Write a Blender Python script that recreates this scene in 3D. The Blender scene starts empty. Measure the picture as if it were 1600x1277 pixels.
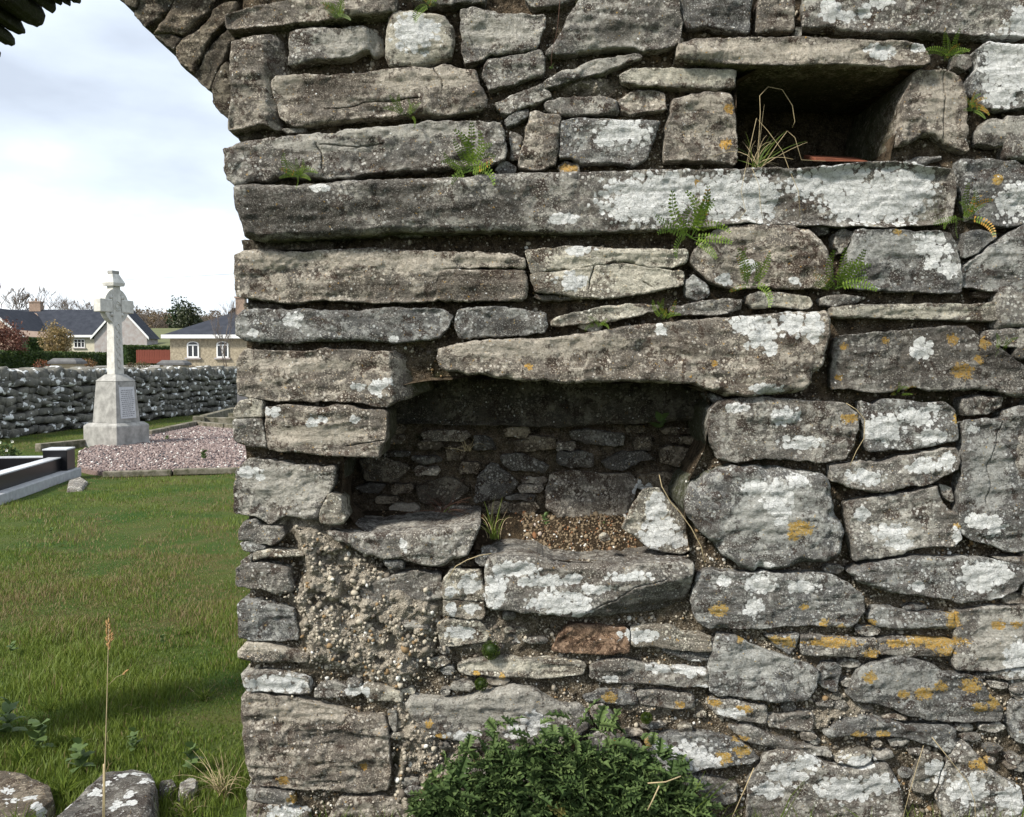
import bpy, math, random
import numpy as np
from mathutils import Vector
from mathutils.geometry import delaunay_2d_cdt
random.seed(7); RNG = np.random.default_rng(7)
SC = bpy.context.scene; COL = SC.collection
R = math.radians

# ---------------------------------------------------------------- camera, sky, sun, exposure
CAM = Vector((0.0, -3.0, 1.6)); PITCH = R(2.83); F = 1385.0
cd = bpy.data.cameras.new('camera'); cam = bpy.data.objects.new('camera', cd); COL.objects.link(cam)
cam.location = CAM; cam.rotation_euler = (R(90) - PITCH, 0, 0)
cd.sensor_width = 36; cd.lens = 36 * F / 1600; cd.clip_start = 0.05; cd.clip_end = 3000
SC.camera = cam
SC.view_settings.view_transform = 'Standard'; SC.view_settings.look = 'None'
SC.view_settings.exposure = 0.62; SC.view_settings.gamma = 1
SUN_EL, SUN_AZ = R(43), R(50)          # sun stands to the left of and behind the camera
sdir = Vector((-math.sin(SUN_AZ) * math.cos(SUN_EL), -math.cos(SUN_AZ) * math.cos(SUN_EL), math.sin(SUN_EL)))
sl = bpy.data.lights.new('sun', 'SUN'); sl.energy = 4.2; sl.angle = R(8.0); sl.color = (1, .94, .84)
so = bpy.data.objects.new('sun', sl); COL.objects.link(so); so.rotation_euler = sdir.to_track_quat('Z', 'Y').to_euler()
so.location = (-6, -8, 9)
w = bpy.data.worlds.new('World'); SC.world = w; w.use_nodes = True
nt = w.node_tree; nt.nodes.clear()
def wn(t, **k):
    n = nt.nodes.new(t)
    for a, b in k.items(): setattr(n, a, b)
    return n
out = wn('ShaderNodeOutputWorld'); bg = wn('ShaderNodeBackground'); sky = wn('ShaderNodeTexSky', sky_type='NISHITA', sun_disc=False)
sky.sun_elevation = SUN_EL; sky.sun_rotation = math.atan2(sdir.x, sdir.y)
tc = wn('ShaderNodeTexCoord'); mp = wn('ShaderNodeMapping'); mp.inputs['Scale'].default_value = (1, 1, 2.6)
mp.inputs['Location'].default_value = (0.35, 0.1, 0.44)
nz = wn('ShaderNodeTexNoise'); nz.inputs['Scale'].default_value = 1.9; nz.inputs['Detail'].default_value = 6; nz.inputs['Roughness'].default_value = .48
cr = wn('ShaderNodeValToRGB'); e = cr.color_ramp.elements
e[0].position = .40; e[0].color = (4.5, 5.0, 5.8, 1); e[1].position = .60; e[1].color = (9.4, 9.7, 10.0, 1)
m = e = cr.color_ramp.elements.new(.50); m.color = (6.3, 7.0, 7.9, 1)
cov = wn('ShaderNodeMix', data_type='RGBA'); cov.inputs[0].default_value = .88
L = nt.links.new
L(tc.outputs['Generated'], mp.inputs[0]); L(mp.outputs[0], nz.inputs['Vector']); L(nz.outputs['Fac'], cr.inputs[0])
L(sky.outputs[0], cov.inputs[6]); L(cr.outputs[0], cov.inputs[7]); L(cov.outputs[2], bg.inputs['Color'])
bg.inputs['Strength'].default_value = .105; L(bg.outputs[0], out.inputs[0])

# ---------------------------------------------------------------- pixel (of the 1600x1277 photo) -> place
def ray(px, py):
    x = (px - 800) / F; y = (638.5 - py) / F
    c, s = math.cos(PITCH), math.sin(PITCH)
    return Vector((x, c + y * s, y * c - s))
def at(px, py, Y):
    r = ray(px, py); t = (Y - CAM.y) / r.y; return CAM + r * t
def gr(px, py, z=0.0):
    r = ray(px, py); t = (z - CAM.z) / r.z; return CAM + r * t
def atd(px, py, d): return at(px, py, d - 3.0)

# ---------------------------------------------------------------- numpy noise
def _h(ix, iy, iz):
    n = (ix * 374761393 + iy * 668265263 + iz * 2147483647 % 1000003 + iz * 1274126177) & 0xffffffff
    n = ((n ^ (n >> 13)) * 1274126177) & 0xffffffff
    n = (n ^ (n >> 16)) & 0xffffffff
    return n / 4294967295.0
def vnoise(p):
    p = np.asarray(p, float) + 1000.0; i = np.floor(p).astype(np.int64); f = p - i; f = f * f * (3 - 2 * f)
    o = 0
    for a in (0, 1):
        for b in (0, 1):
            for c in (0, 1):
                wgt = (f[:, 0] if a else 1 - f[:, 0]) * (f[:, 1] if b else 1 - f[:, 1]) * (f[:, 2] if c else 1 - f[:, 2])
                o = o + wgt * _h(i[:, 0] + a, i[:, 1] + b, i[:, 2] + c)
    return o * 2 - 1
def fbm(p, oct=4, g=.5):
    s = 0; a = 1; t = 0; p = np.asarray(p, float)
    for k in range(oct):
        s = s + a * vnoise(p * (2 ** k) + 17.3 * k); t += a; a *= g
    return s / t

# ---------------------------------------------------------------- objects
def tag(o, label=None, cat=None, group=None, kind=None):
    for k, v in (('label', label), ('category', cat), ('group', group), ('kind', kind)):
        if v: o[k] = v
    return o
def npmesh(name, V, Fc, mat=None, attrs=None, smooth=True):
    """V (n,3); Fc list of faces or (m,3)/(m,4) array"""
    me = bpy.data.meshes.new(name)
    if isinstance(Fc, np.ndarray):
        V = np.asarray(V, np.float32); n, k = Fc.shape
        me.vertices.add(len(V)); me.vertices.foreach_set('co', V.ravel())
        me.loops.add(n * k); me.loops.foreach_set('vertex_index', Fc.astype(np.int32).ravel())
        me.polygons.add(n); me.polygons.foreach_set('loop_start', np.arange(0, n * k, k, dtype=np.int32))
        me.polygons.foreach_set('loop_total', np.full(n, k, np.int32)); me.update(calc_edges=True)
    else:
        me.from_pydata([tuple(v) for v in V], [], Fc); me.update()
    if smooth: me.polygons.foreach_set('use_smooth', np.ones(len(me.polygons), bool))
    if attrs:
        for an, av in attrs.items():
            a = me.attributes.new(an, 'FLOAT', 'POINT'); a.data.foreach_set('value', np.asarray(av, np.float32))
    if mat: me.materials.append(mat)
    return me
def mobj(name, me, parent=None):
    o = bpy.data.objects.new(name, me); COL.objects.link(o)
    if parent: o.parent = parent
    return o
def empty(name, loc=(0, 0, 0), rz=0):
    o = bpy.data.objects.new(name, None); COL.objects.link(o); o.location = loc; o.rotation_euler.z = rz
    o.empty_display_size = .1; return o
class MB:
    def __init__(s): s.v = []; s.f = []
    def add(s, v, f):
        b = len(s.v); s.v += [tuple(x) for x in v]; s.f += [tuple(i + b for i in q) for q in f]
    def box(s, c, d, rz=0, taper=1.0):
        a = []
        for z in (-.5, .5):
            t = 1 if z < 0 else taper
            for x, y in ((-.5, -.5), (.5, -.5), (.5, .5), (-.5, .5)):
                X, Y = x * d[0] * t, y * d[1] * t
                a.append((c[0] + X * math.cos(rz) - Y * math.sin(rz), c[1] + X * math.sin(rz) + Y * math.cos(rz), c[2] + z * d[2]))
        s.add(a, [(3, 2, 1, 0), (4, 5, 6, 7), (0, 1, 5, 4), (1, 2, 6, 5), (2, 3, 7, 6), (3, 0, 4, 7)])
    def tube(s, pts, rad, n=6, cap=True):
        pts = [Vector(p) for p in pts]; rs = rad if isinstance(rad, (list, tuple)) else [rad] * len(pts)
        b = len(s.v); prev = None
        for i, p in enumerate(pts):
            d = (pts[min(i + 1, len(pts) - 1)] - pts[max(i - 1, 0)])
            if d.length < 1e-9: d = Vector((0, 0, 1))
            d.normalize()
            u = d.cross(Vector((0, 0, 1)) if abs(d.z) < .95 else Vector((1, 0, 0))); u.normalize()
            if prev and u.dot(prev) < 0: u = -u
            prev = u; v = d.cross(u)
            for k in range(n):
                t = 2 * math.pi * k / n; q = p + (u * math.cos(t) + v * math.sin(t)) * rs[i]; s.v.append(tuple(q))
        for i in range(len(pts) - 1):
            for k in range(n):
                a = b + i * n + k; c = b + i * n + (k + 1) % n; s.f.append((a, c, c + n, a + n))
        if cap: s.f.append(tuple(b + k for k in range(n))[::-1]); s.f.append(tuple(b + (len(pts) - 1) * n + k for k in range(n)))
    def poly(s, pts, d0, d1, ax):
        """prism from 2d pts; ax maps (u,v,depth)->xyz"""
        n = len(pts); V = [ax(u, v, d0) for u, v in pts] + [ax(u, v, d1) for u, v in pts]
        s.add(V, [tuple(range(n)), tuple(range(2 * n - 1, n - 1, -1))] + [(i, i + n, (i + 1) % n + n, (i + 1) % n) for i in range(n)])
    def build(s, name, mat, parent=None, smooth=False, bevel=0):
        o = mobj(name, npmesh(name, s.v, s.f, mat, smooth=smooth), parent)
        if bevel:
            b = o.modifiers.new('bevel', 'BEVEL'); b.width = bevel; b.segments = 2; b.limit_method = 'ANGLE'
        return o

# ---------------------------------------------------------------- materials
class NM:
    def __init__(s, name, rough=.85, spec=.3):
        s.m = bpy.data.materials.new(name); s.m.use_nodes = True; s.t = s.m.node_tree; s.b = s.t.nodes['Principled BSDF']
        s.b.inputs['Roughness'].default_value = rough; s.b.inputs['Specular IOR Level'].default_value = spec
        s.tc = s.t.nodes.new('ShaderNodeTexCoord'); s.co = s.tc.outputs['Object']
    def lk(s, a, b): s.t.links.new(a, b)
    def _in(s, sock, v):
        if isinstance(v, bpy.types.NodeSocket): s.lk(v, sock)
        elif isinstance(v, (tuple, list)): sock.default_value = (tuple(v) + (1,))[:len(sock.default_value)]
        else: sock.default_value = v
    def noise(s, sc, det=4, ro=.55, vec=None, dist=0):
        n = s.t.nodes.new('ShaderNodeTexNoise'); s.lk(vec or s.co, n.inputs['Vector'])
        n.inputs['Scale'].default_value = sc; n.inputs['Detail'].default_value = det; n.inputs['Roughness'].default_value = ro
        n.inputs['Distortion'].default_value = dist
        return n.outputs['Fac']
    def voro(s, sc, vec=None, feat='F1', out='Distance', rnd=1):
        n = s.t.nodes.new('ShaderNodeTexVoronoi'); n.feature = feat; s.lk(vec or s.co, n.inputs['Vector'])
        n.inputs['Scale'].default_value = sc; n.inputs['Randomness'].default_value = rnd; return n.outputs[out]
    def map(s, scale=(1, 1, 1), loc=(0, 0, 0), rot=(0, 0, 0), vec=None):
        n = s.t.nodes.new('ShaderNodeMapping'); s.lk(vec or s.co, n.inputs[0]); n.inputs['Scale'].default_value = scale
        n.inputs['Location'].default_value = loc; n.inputs['Rotation'].default_value = rot; return n.outputs[0]
    def math(s, op, a, b=0.0, c=0.0):
        n = s.t.nodes.new('ShaderNodeMath'); n.operation = op; s._in(n.inputs[0], a); s._in(n.inputs[1], b)
        if op in ('MULTIPLY_ADD',): s._in(n.inputs[2], c)
        return n.outputs[0]
    def step(s, v, lo, hi, a=0.0, b=1.0):
        n = s.t.nodes.new('ShaderNodeMapRange'); s._in(n.inputs[0], v)
        for i, x in zip((1, 2, 3, 4), (lo, hi, a, b)): n.inputs[i].default_value = x
        return n.outputs[0]
    def mix(s, f, a, b, mode='MIX'):
        n = s.t.nodes.new('ShaderNodeMix'); n.data_type = 'RGBA'; n.blend_type = mode
        s._in(n.inputs[0], f); s._in(n.inputs[6], a); s._in(n.inputs[7], b); return n.outputs[2]
    def attr(s, name, typ='GEOMETRY', out='Fac'):
        n = s.t.nodes.new('ShaderNodeAttribute'); n.attribute_name = name; n.attribute_type = typ; return n.outputs[out]
    def col(s, c): s._in(s.b.inputs['Base Color'], c)
    def bump(s, h, dist=.005, st=.6, prev=None):
        n = s.t.nodes.new('ShaderNodeBump'); s._in(n.inputs['Height'], h); n.inputs['Distance'].default_value = dist
        n.inputs['Strength'].default_value = st
        if prev: s.lk(prev, n.inputs['Normal'])
        s.lk(n.outputs[0], s.b.inputs['Normal']); return n.outputs[0]

def stone_material():
    s = NM('lichened limestone', .9, .2)
    oi = s.t.nodes.new('ShaderNodeObjectInfo'); rnd = oi.outputs['Random']
    off = s.t.nodes.new('ShaderNodeVectorMath'); off.operation = 'SCALE'; cmb = s.t.nodes.new('ShaderNodeCombineXYZ')
    for i in range(3): s.lk(rnd, cmb.inputs[i])
    s.lk(cmb.outputs[0], off.inputs[0]); off.inputs['Scale'].default_value = 7.0
    ad = s.t.nodes.new('ShaderNodeVectorMath'); s.lk(s.tc.outputs['Object'], ad.inputs[0]); s.lk(off.outputs[0], ad.inputs[1])
    s.co = ad.outputs[0]
    big = s.noise(7, 5, .6); mid = s.noise(26, 7, .68); fine = s.noise(150, 4, .7)
    strat = s.noise(9, 5, .6, s.map((1, 1, 6)))
    c = s.mix(s.step(big, .35, .65), (.165, .160, .150), (.215, .190, .162))
    c = s.mix(s.step(strat, .42, .62, 0, .45), c, (.125, .122, .118))
    c = s.mix(s.step(mid, .38, .50, .55, 0), c, (.10, .085, .07))
    # pale crust in ragged patches
    gate = s.step(s.noise(6, 3, .5, s.map(loc=(8, 1, 4))), .40, .50)
    cr1 = s.step(s.noise(20, 10, .76, s.map(loc=(3, 1, 2)), .5), .50, .53)
    c = s.mix(s.math('MULTIPLY', s.math('MULTIPLY', cr1, gate), .85), c, s.mix(s.step(s.noise(70, 5, .7), .38, .62), (.36, .34, .30), (.62, .60, .54)))
    # brown and blackish stains with crisp borders
    st1 = s.step(s.noise(19, 8, .66, s.map(loc=(9, 4, 1)), .4), .545, .565, 0, .9)
    c = s.mix(s.math('MULTIPLY', st1, s.step(s.noise(5, 3, .5, s.map(loc=(1, 9, 4))), .36, .48)), c, (.072, .052, .042))
    # round specks of lichen, two sizes
    vd = s.voro(130); vg = s.noise(12, 3, .6, s.map(loc=(5, 5, 5)))
    sp = s.math('MULTIPLY', s.step(vd, .26, .34, 1, 0), s.step(vg, .45, .58))
    c = s.mix(s.math('MULTIPLY', sp, .85), c, (.66, .63, .55))
    vd2 = s.voro(58, s.map(loc=(1, 2, 3))); vg2 = s.noise(9, 3, .6, s.map(loc=(2, 8, 5)))
    sp2 = s.math('MULTIPLY', s.step(vd2, .24, .31, 1, 0), s.step(vg2, .48, .56))
    c = s.mix(s.math('MULTIPLY', sp2, .9), c, (.74, .73, .68))
    # traced lichen and dark-tone fields
    blot = s.math('MULTIPLY', s.math('SUBTRACT', s.noise(75, 6, .7), .5), 1.5)
    blot2 = s.math('MULTIPLY', s.math('SUBTRACT', s.voro(48), .42), -1.0)
    holes = s.step(s.noise(120, 4, .7, s.map(loc=(4, 4, 4))), .33, .37)
    pm = s.step(s.math('ADD', s.math('ADD', s.attr('pale'), blot), s.math('MULTIPLY', s.math('SUBTRACT', mid, .5), 2.2)), .42, .66, 0, .75)
    c = s.mix(pm, c, s.mix(s.step(s.noise(90, 5, .7), .36, .6), (.40, .38, .33), (.62, .60, .54)))
    dk = s.step(s.math('ADD', s.attr('dark'), blot), .3, .8, 0, .75)
    c = s.mix(dk, c, (.055, .048, .04))
    om = s.step(s.math('ADD', s.attr('orange'), s.math('MULTIPLY', blot, 2.2)), .46, .56, 0, .95)
    c = s.mix(om, c, s.mix(s.step(s.noise(130, 4, .7), .42, .58), (.60, .34, .05), (.50, .36, .14)))
    c = s.mix(s.step(fine, .34, .48, .5, .0), c, s.mix(1, c, (.30, .27, .24), 'MULTIPLY'))
    c = s.mix(s.step(s.noise(240, 3, .7, s.map(loc=(2, 2, 2))), .55, .66, 0, .6), c, (.62, .60, .54))
    wm = s.math('MULTIPLY', s.step(s.math('ADD', s.math('ADD', s.attr('white'), s.math('MULTIPLY', blot, .8)), blot2), .37, .40), holes)
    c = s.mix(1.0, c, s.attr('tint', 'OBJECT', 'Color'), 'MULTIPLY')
    wc = s.mix(s.step(s.noise(60, 5, .7), .35, .65), (.72, .73, .71), (.86, .87, .86))
    wc = s.mix(s.step(s.voro(48, feat='DISTANCE_TO_EDGE'), .0, .07, .6, 0), wc, (.36, .36, .34))
    c = s.mix(wm, c, wc)
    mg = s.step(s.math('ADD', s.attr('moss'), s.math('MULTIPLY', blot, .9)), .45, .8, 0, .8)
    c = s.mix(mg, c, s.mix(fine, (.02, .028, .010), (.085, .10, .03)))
    s.col(c)
    nb = s.bump(s.math('ADD', s.noise(38, 9, .72), s.math('MULTIPLY', strat, .8)), .03, .95)
    nb = s.bump(s.noise(170, 5, .75), .008, 1.0, nb)
    s.bump(s.math('ADD', s.math('MULTIPLY', wm, .8), s.math('MULTIPLY', sp, .5)), .0025, .6, nb)
    return s.m
def mortar_material(soil=False):
    s = NM('soil' if soil else 'gritty mortar', .95, .1)
    a = s.noise(30, 8, .75); v = s.noise(170, 4, .8); g = s.noise(5, 4, .6)
    if soil: c = s.mix(s.step(a, .35, .65), (.018, .014, .010), (.085, .062, .038))
    else:
        pr = s.attr('proud'); c = s.mix(s.step(a, .38, .62), s.mix(pr, (.035, .026, .017), (.19, .163, .128)), s.mix(pr, (.16, .13, .09), (.48, .435, .36)))
        c = s.mix(s.step(v, .52, .62, 0, .7), c, (.46, .41, .33))
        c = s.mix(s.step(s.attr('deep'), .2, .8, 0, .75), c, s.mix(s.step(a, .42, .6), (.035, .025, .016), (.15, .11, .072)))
        c = s.mix(s.step(s.noise(9, 5, .6, s.map(loc=(3, 3, 3))), .60, .70, 0, .6), c, (.035, .042, .015))
    s.col(c)
    nb = s.bump(s.noise(60, 8, .75), .02, .9)
    s.bump(s.voro(190), .006, .9, nb); return s.m
def pebble_material(name='pebbles', c1=(.40, .36, .29), c2=(.10, .085, .07), c3=(.22, .15, .08)):
    s = NM(name, .85, .2); a = s.attr('shade')
    c = s.mix(s.step(a, .0, .6), c2, c1); c = s.mix(s.step(a, .86, .87), c, c3); c = s.mix(s.step(a, .95, .96), c, (.62, .61, .57))
    s.col(c); s.bump(s.noise(300, 3, .6), .002, .6); return s.m
def leaf_material(name, c1, c2, dry=None, amt=.86, rough=.5):
    s = NM(name, rough, .35); a = s.attr('shade')
    c = s.mix(a, c1, c2)
    if dry: c = s.mix(s.step(a, amt, amt + .02), c, dry)
    c = s.mix(s.step(s.noise(30, 3), .3, .7, 0, .35), c, tuple(x * .5 for x in c1))
    s.col(c)
    tr = s.t.nodes.new('ShaderNodeBsdfTranslucent'); s._in(tr.inputs[0], c); ms = s.t.nodes.new('ShaderNodeMixShader')
    ms.inputs[0].default_value = .25; o = s.t.nodes['Material Output']
    s.lk(s.b.outputs[0], ms.inputs[1]); s.lk(tr.outputs[0], ms.inputs[2]); s.lk(ms.outputs[0], o.inputs[0]); return s.m
def plain(name, c, rough=.8, var=.35, sc=8, bump=.004, spec=.3, c2=None, ro=.6):
    s = NM(name, rough, spec)
    c2 = c2 or tuple(x * (1 - var) for x in c)
    s.col(s.mix(s.step(s.noise(sc, 6, ro), .35, .65), c2, c))
    if bump: s.bump(s.noise(sc * 5, 5, .65), bump, .7)
    return s.m
M = dict(stone=stone_material(), mortar=mortar_material(), soil=mortar_material(True), grit=pebble_material(),
         leaf=leaf_material('weed leaves', (.040, .080, .020), (.15, .215, .07), (.30, .27, .08), .93, .7),
         fern=leaf_material('fern', (.070, .14, .016), (.22, .31, .045), (.50, .28, .05), .84),
         grass=leaf_material('grass blades', (.055, .098, .010), (.185, .235, .034), (.22, .165, .08), .93, .6),
         straw=plain('dry straw', (.42, .34, .20), .8, .3, 30, .0), twig=plain('dark twig', (.09, .045, .03), .8, .3, 30, .0))
# ---------------------------------------------------------------- stone geometry
def inside(pts, poly):
    x, y = pts[:, 0], pts[:, 1]; r = np.zeros(len(pts), bool); n = len(poly); j = n - 1
    for i in range(n):
        xi, yi = poly[i]; xj, yj = poly[j]
        if yi != yj:
            r ^= ((yi > y) != (yj > y)) & (x < (xj - xi) * (y - yi) / (yj - yi) + xi)
        j = i
    return r
def segdist(p, a, b):
    d = b - a; t = np.clip(((p[:, None, :] - a[None]) * d[None]).sum(2) / np.maximum((d * d).sum(1)[None], 1e-12), 0, 1)
    q = a[None] + t[..., None] * d[None]; return np.sqrt(((p[:, None, :] - q) ** 2).sum(2)).min(1)
def resample(P, step, closed=True):
    o = []; n = len(P)
    for i in range(n if closed else n - 1):
        a, b = P[i], P[(i + 1) % n]; k = max(1, int(round(np.linalg.norm(b - a) / step)))
        for t in range(k): o.append(a + (b - a) * t / k)
    if not closed: o.append(P[-1])
    return np.array(o)
def chaikin(P, q=.22):
    o = []
    for i in range(len(P)):
        a, b = P[i], P[(i + 1) % len(P)]; o += [a * (1 - q) + b * q, a * q + b * (1 - q)]
    return np.array(o)
PAN = dict(A0=(0, 0, 4.0), A1=(340, 0, 3.81), A2=(740, 0, 3.636), A3=(1160, 0, 3.636), B1=(340, 300, 3.81), B2=(740, 300, 3.636), B3=(1160, 300, 3.636),
           C1=(340, 600, 3.81), C2=(740, 600, 3.636), C3=(1160, 600, 3.636), D1=(340, 900, 3.388), D2=(740, 900, 3.386), D3=(1160, 900, 3.386), P=(0, 0, 1.0))
def topx(pan, pts):
    x0, y0, k = PAN[pan]; return [(x0 + x / k, y0 + y / k) for x, y in pts]
# lichen and dark-tone fields: (photo x, y, half-width, half-height)
WHITE = [(1005,315,68,38),(1050,298,40,26),(1130,308,44,36),(1185,310,32,36),(1262,290,32,22),(1312,285,52,26),(1350,312,62,36),(1402,305,56,42),(1440,285,24,28),
 (975,208,40,21),(948,216,20,12),(1572,105,42,52),(1597,80,20,40),(1562,150,26,22),(1296,17,16,21),(1321,27,13,10),(1349,18,11,15),(1373,6,18,9),(1592,32,15,22),
 (1375,84,24,13),(1432,80,12,8),(1458,382,28,20),(1482,420,17,15),(1455,410,11,13),(1365,455,10,7),(1582,315,28,28),(893,440,23,13),(905,392,24,9),(1168,415,14,11),(1132,437,14,9),
 (1232,506,20,20),(1263,510,15,24),(1182,522,28,26),(1160,508,24,16),(1196,547,11,13),(1030,515,10,9),(1190,608,24,9),(1437,545,21,16),(590,607,13,13),(560,605,10,8),(606,598,8,9),
 (1225,650,24,15),(1250,690,34,12),(1150,637,18,8),(1380,670,32,23),(1430,652,30,14),(1456,682,22,14),(1455,640,14,10),(1345,745,30,13),(1440,727,26,12),(1475,720,16,12),
 (1210,775,24,26),(1180,760,20,13),(1215,800,14,18),(1190,883,16,8),(1240,750,20,10),(1345,803,13,11),(1390,832,28,15),(1497,835,9,14),(1404,848,22,10),(1525,815,20,14),(1552,820,15,15),
 (1520,671,10,7),(1560,935,10,5),(1530,900,38,23),(1560,893,24,17),(1430,915,14,8),(1250,915,26,10),(1185,912,24,14),(1177,948,18,14),(1130,905,14,8),
 (800,884,38,11),(850,902,45,9),(895,900,16,8),(980,895,34,8),(870,937,42,21),(902,942,20,21),(775,915,18,30),(930,915,24,8),(735,912,21,15),(705,921,9,9),(705,950,8,12),(738,950,12,9),
 (432,1068,50,15),(450,1268,34,12),(1070,1180,44,24),(1102,1188,22,13),(1030,1165,12,10),(1230,1210,34,20),(1320,1232,48,22),(1375,1222,30,18),(1258,1190,20,12),(1200,1235,24,14),
 (1510,1232,30,26),(1577,1247,25,23),(390,738,18,9),(405,746,9,6),(632,850,7,10),(430,645,13,9),(490,660,9,8),(507,654,7,6),(555,655,8,6),(460,500,15,11),(400,520,9,6),(618,530,8,6),
 (1340,1188,28,11),(1000,993,34,10),(1090,1042,15,12),(955,1062,12,6),(720,988,26,10),(803,1141,14,12),(835,1130,22,20),(725,1148,28,8),(1075,1045,20,12),(1030,1045,20,8),(1590,1030,24,30),
 (1460,1205,16,22),(1140,1112,20,8),(1240,440,10,6),(505,300,16,7),(880,345,26,8),(560,1080,20,10),(1035,840,30,30),(1030,800,18,26),(1060,850,20,10),(1350,925,8,4),(650,55,34,30),(1095,1075,12,6)]
ORANGE = [(1082,290,10,8),(1050,313,9,6),(1138,172,8,8),(1133,226,9,9),(1555,282,8,9),(1402,363,6,5),(1485,530,8,9),(1382,532,6,6),(1500,580,17,12),(1535,535,9,9),(1525,562,7,7),(1318,542,6,6),
 (1310,590,6,5),(825,573,7,5),(1112,568,6,5),(1325,655,16,8),(1245,822,20,12),(1235,835,8,8),(1495,655,5,9),(1495,822,6,4),(1120,950,15,11),(1255,948,7,6),(1287,972,9,6),(1312,978,8,6),
 (1210,1000,14,6),(1232,1003,12,9),(1300,1003,42,7),(1360,1022,14,9),(1360,973,9,6),(1460,1002,46,10),(1487,968,11,13),(1476,1017,16,8),(1400,1005,20,6),(1560,976,11,8),(1588,976,9,6),
 (1355,1055,11,9),(1410,1083,10,7),(1442,1082,15,10),(1470,1072,13,9),(1516,1070,15,12),(1550,1096,10,13),(1530,1105,13,8),(1380,1146,12,6),(1340,1148,12,7),(1160,1172,14,9),(1128,1182,14,9),
 (1010,1160,9,7),(953,1090,12,9),(1062,1102,8,6),(1117,1098,10,6),(1160,1107,14,8),(1156,1152,14,5),(442,1220,9,8),(457,1250,9,8),(568,1198,6,6),(745,1052,6,5),(785,1058,5,7),(965,1165,14,9),
 (1530,1190,20,10),(1250,1185,10,5),(690,1150,10,6),(670,1130,7,6),(1155,1000,6,6),(890,262,14,8)]
PALE = [(560,405,90,13),(650,412,62,18),(440,408,64,14),(750,405,50,9),(1000,432,60,28),(900,420,50,24),(985,400,70,12),(1210,800,70,50),(1400,840,50,30),(650,60,60,50),(560,70,70,25),
 (640,130,50,20),(700,125,40,18),(780,50,60,28),(1200,85,150,16),(800,545,110,16),(900,535,80,14),(600,205,130,14),(500,230,90,10),(1470,150,30,50),(1560,200,40,12),(1250,470,50,8),(1400,488,110,9),
 (470,570,80,12),(500,680,90,16),(450,760,70,30),(600,820,60,10),(1200,480,40,8),(1170,1030,60,30),(1560,1000,40,50),(780,1100,100,40),(650,1090,40,30),(480,1110,80,20),(1400,1060,70,25),
 (400,1010,60,10),(800,1042,80,8),(1390,385,70,22),(1150,365,60,10),(1560,400,40,20),(1540,740,30,60),(450,135,30,18),(960,60,50,30),(920,105,50,12),(1060,118,90,12),(1090,160,30,10)]
DARK = [(430,335,80,34),(500,350,60,25),(520,140,70,16),(620,300,60,16),(960,50,36,20),(720,445,70,20),(1000,350,10,5),(620,330,80,18),(480,320,60,18),(560,450,80,8),(440,640,30,8),
 (1000,950,70,16),(760,330,70,16),(790,510,50,14),(650,375,40,8),(1140,20,30,20),(1560,560,50,20)]  # patch on the right sill slab paints the shadow of its hollow
def field(P, lst):
    v = np.zeros(len(P))
    for (px, py, rx, ry) in lst:
        c = at(px, py, 0); k = 3.0 / F
        if c.x < P[:, 0].min() - rx * k * 2 or c.x > P[:, 0].max() + rx * k * 2 or c.z < P[:, 2].min() - ry * k * 2 or c.z > P[:, 2].max() + ry * k * 2: continue
        q = ((P[:, 0] - c.x) / (rx * k)) ** 2 + ((P[:, 2] - c.z) / (ry * k)) ** 2
        v = np.maximum(v, 1 - .5 * q)
    return v
SEED = [0]
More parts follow.
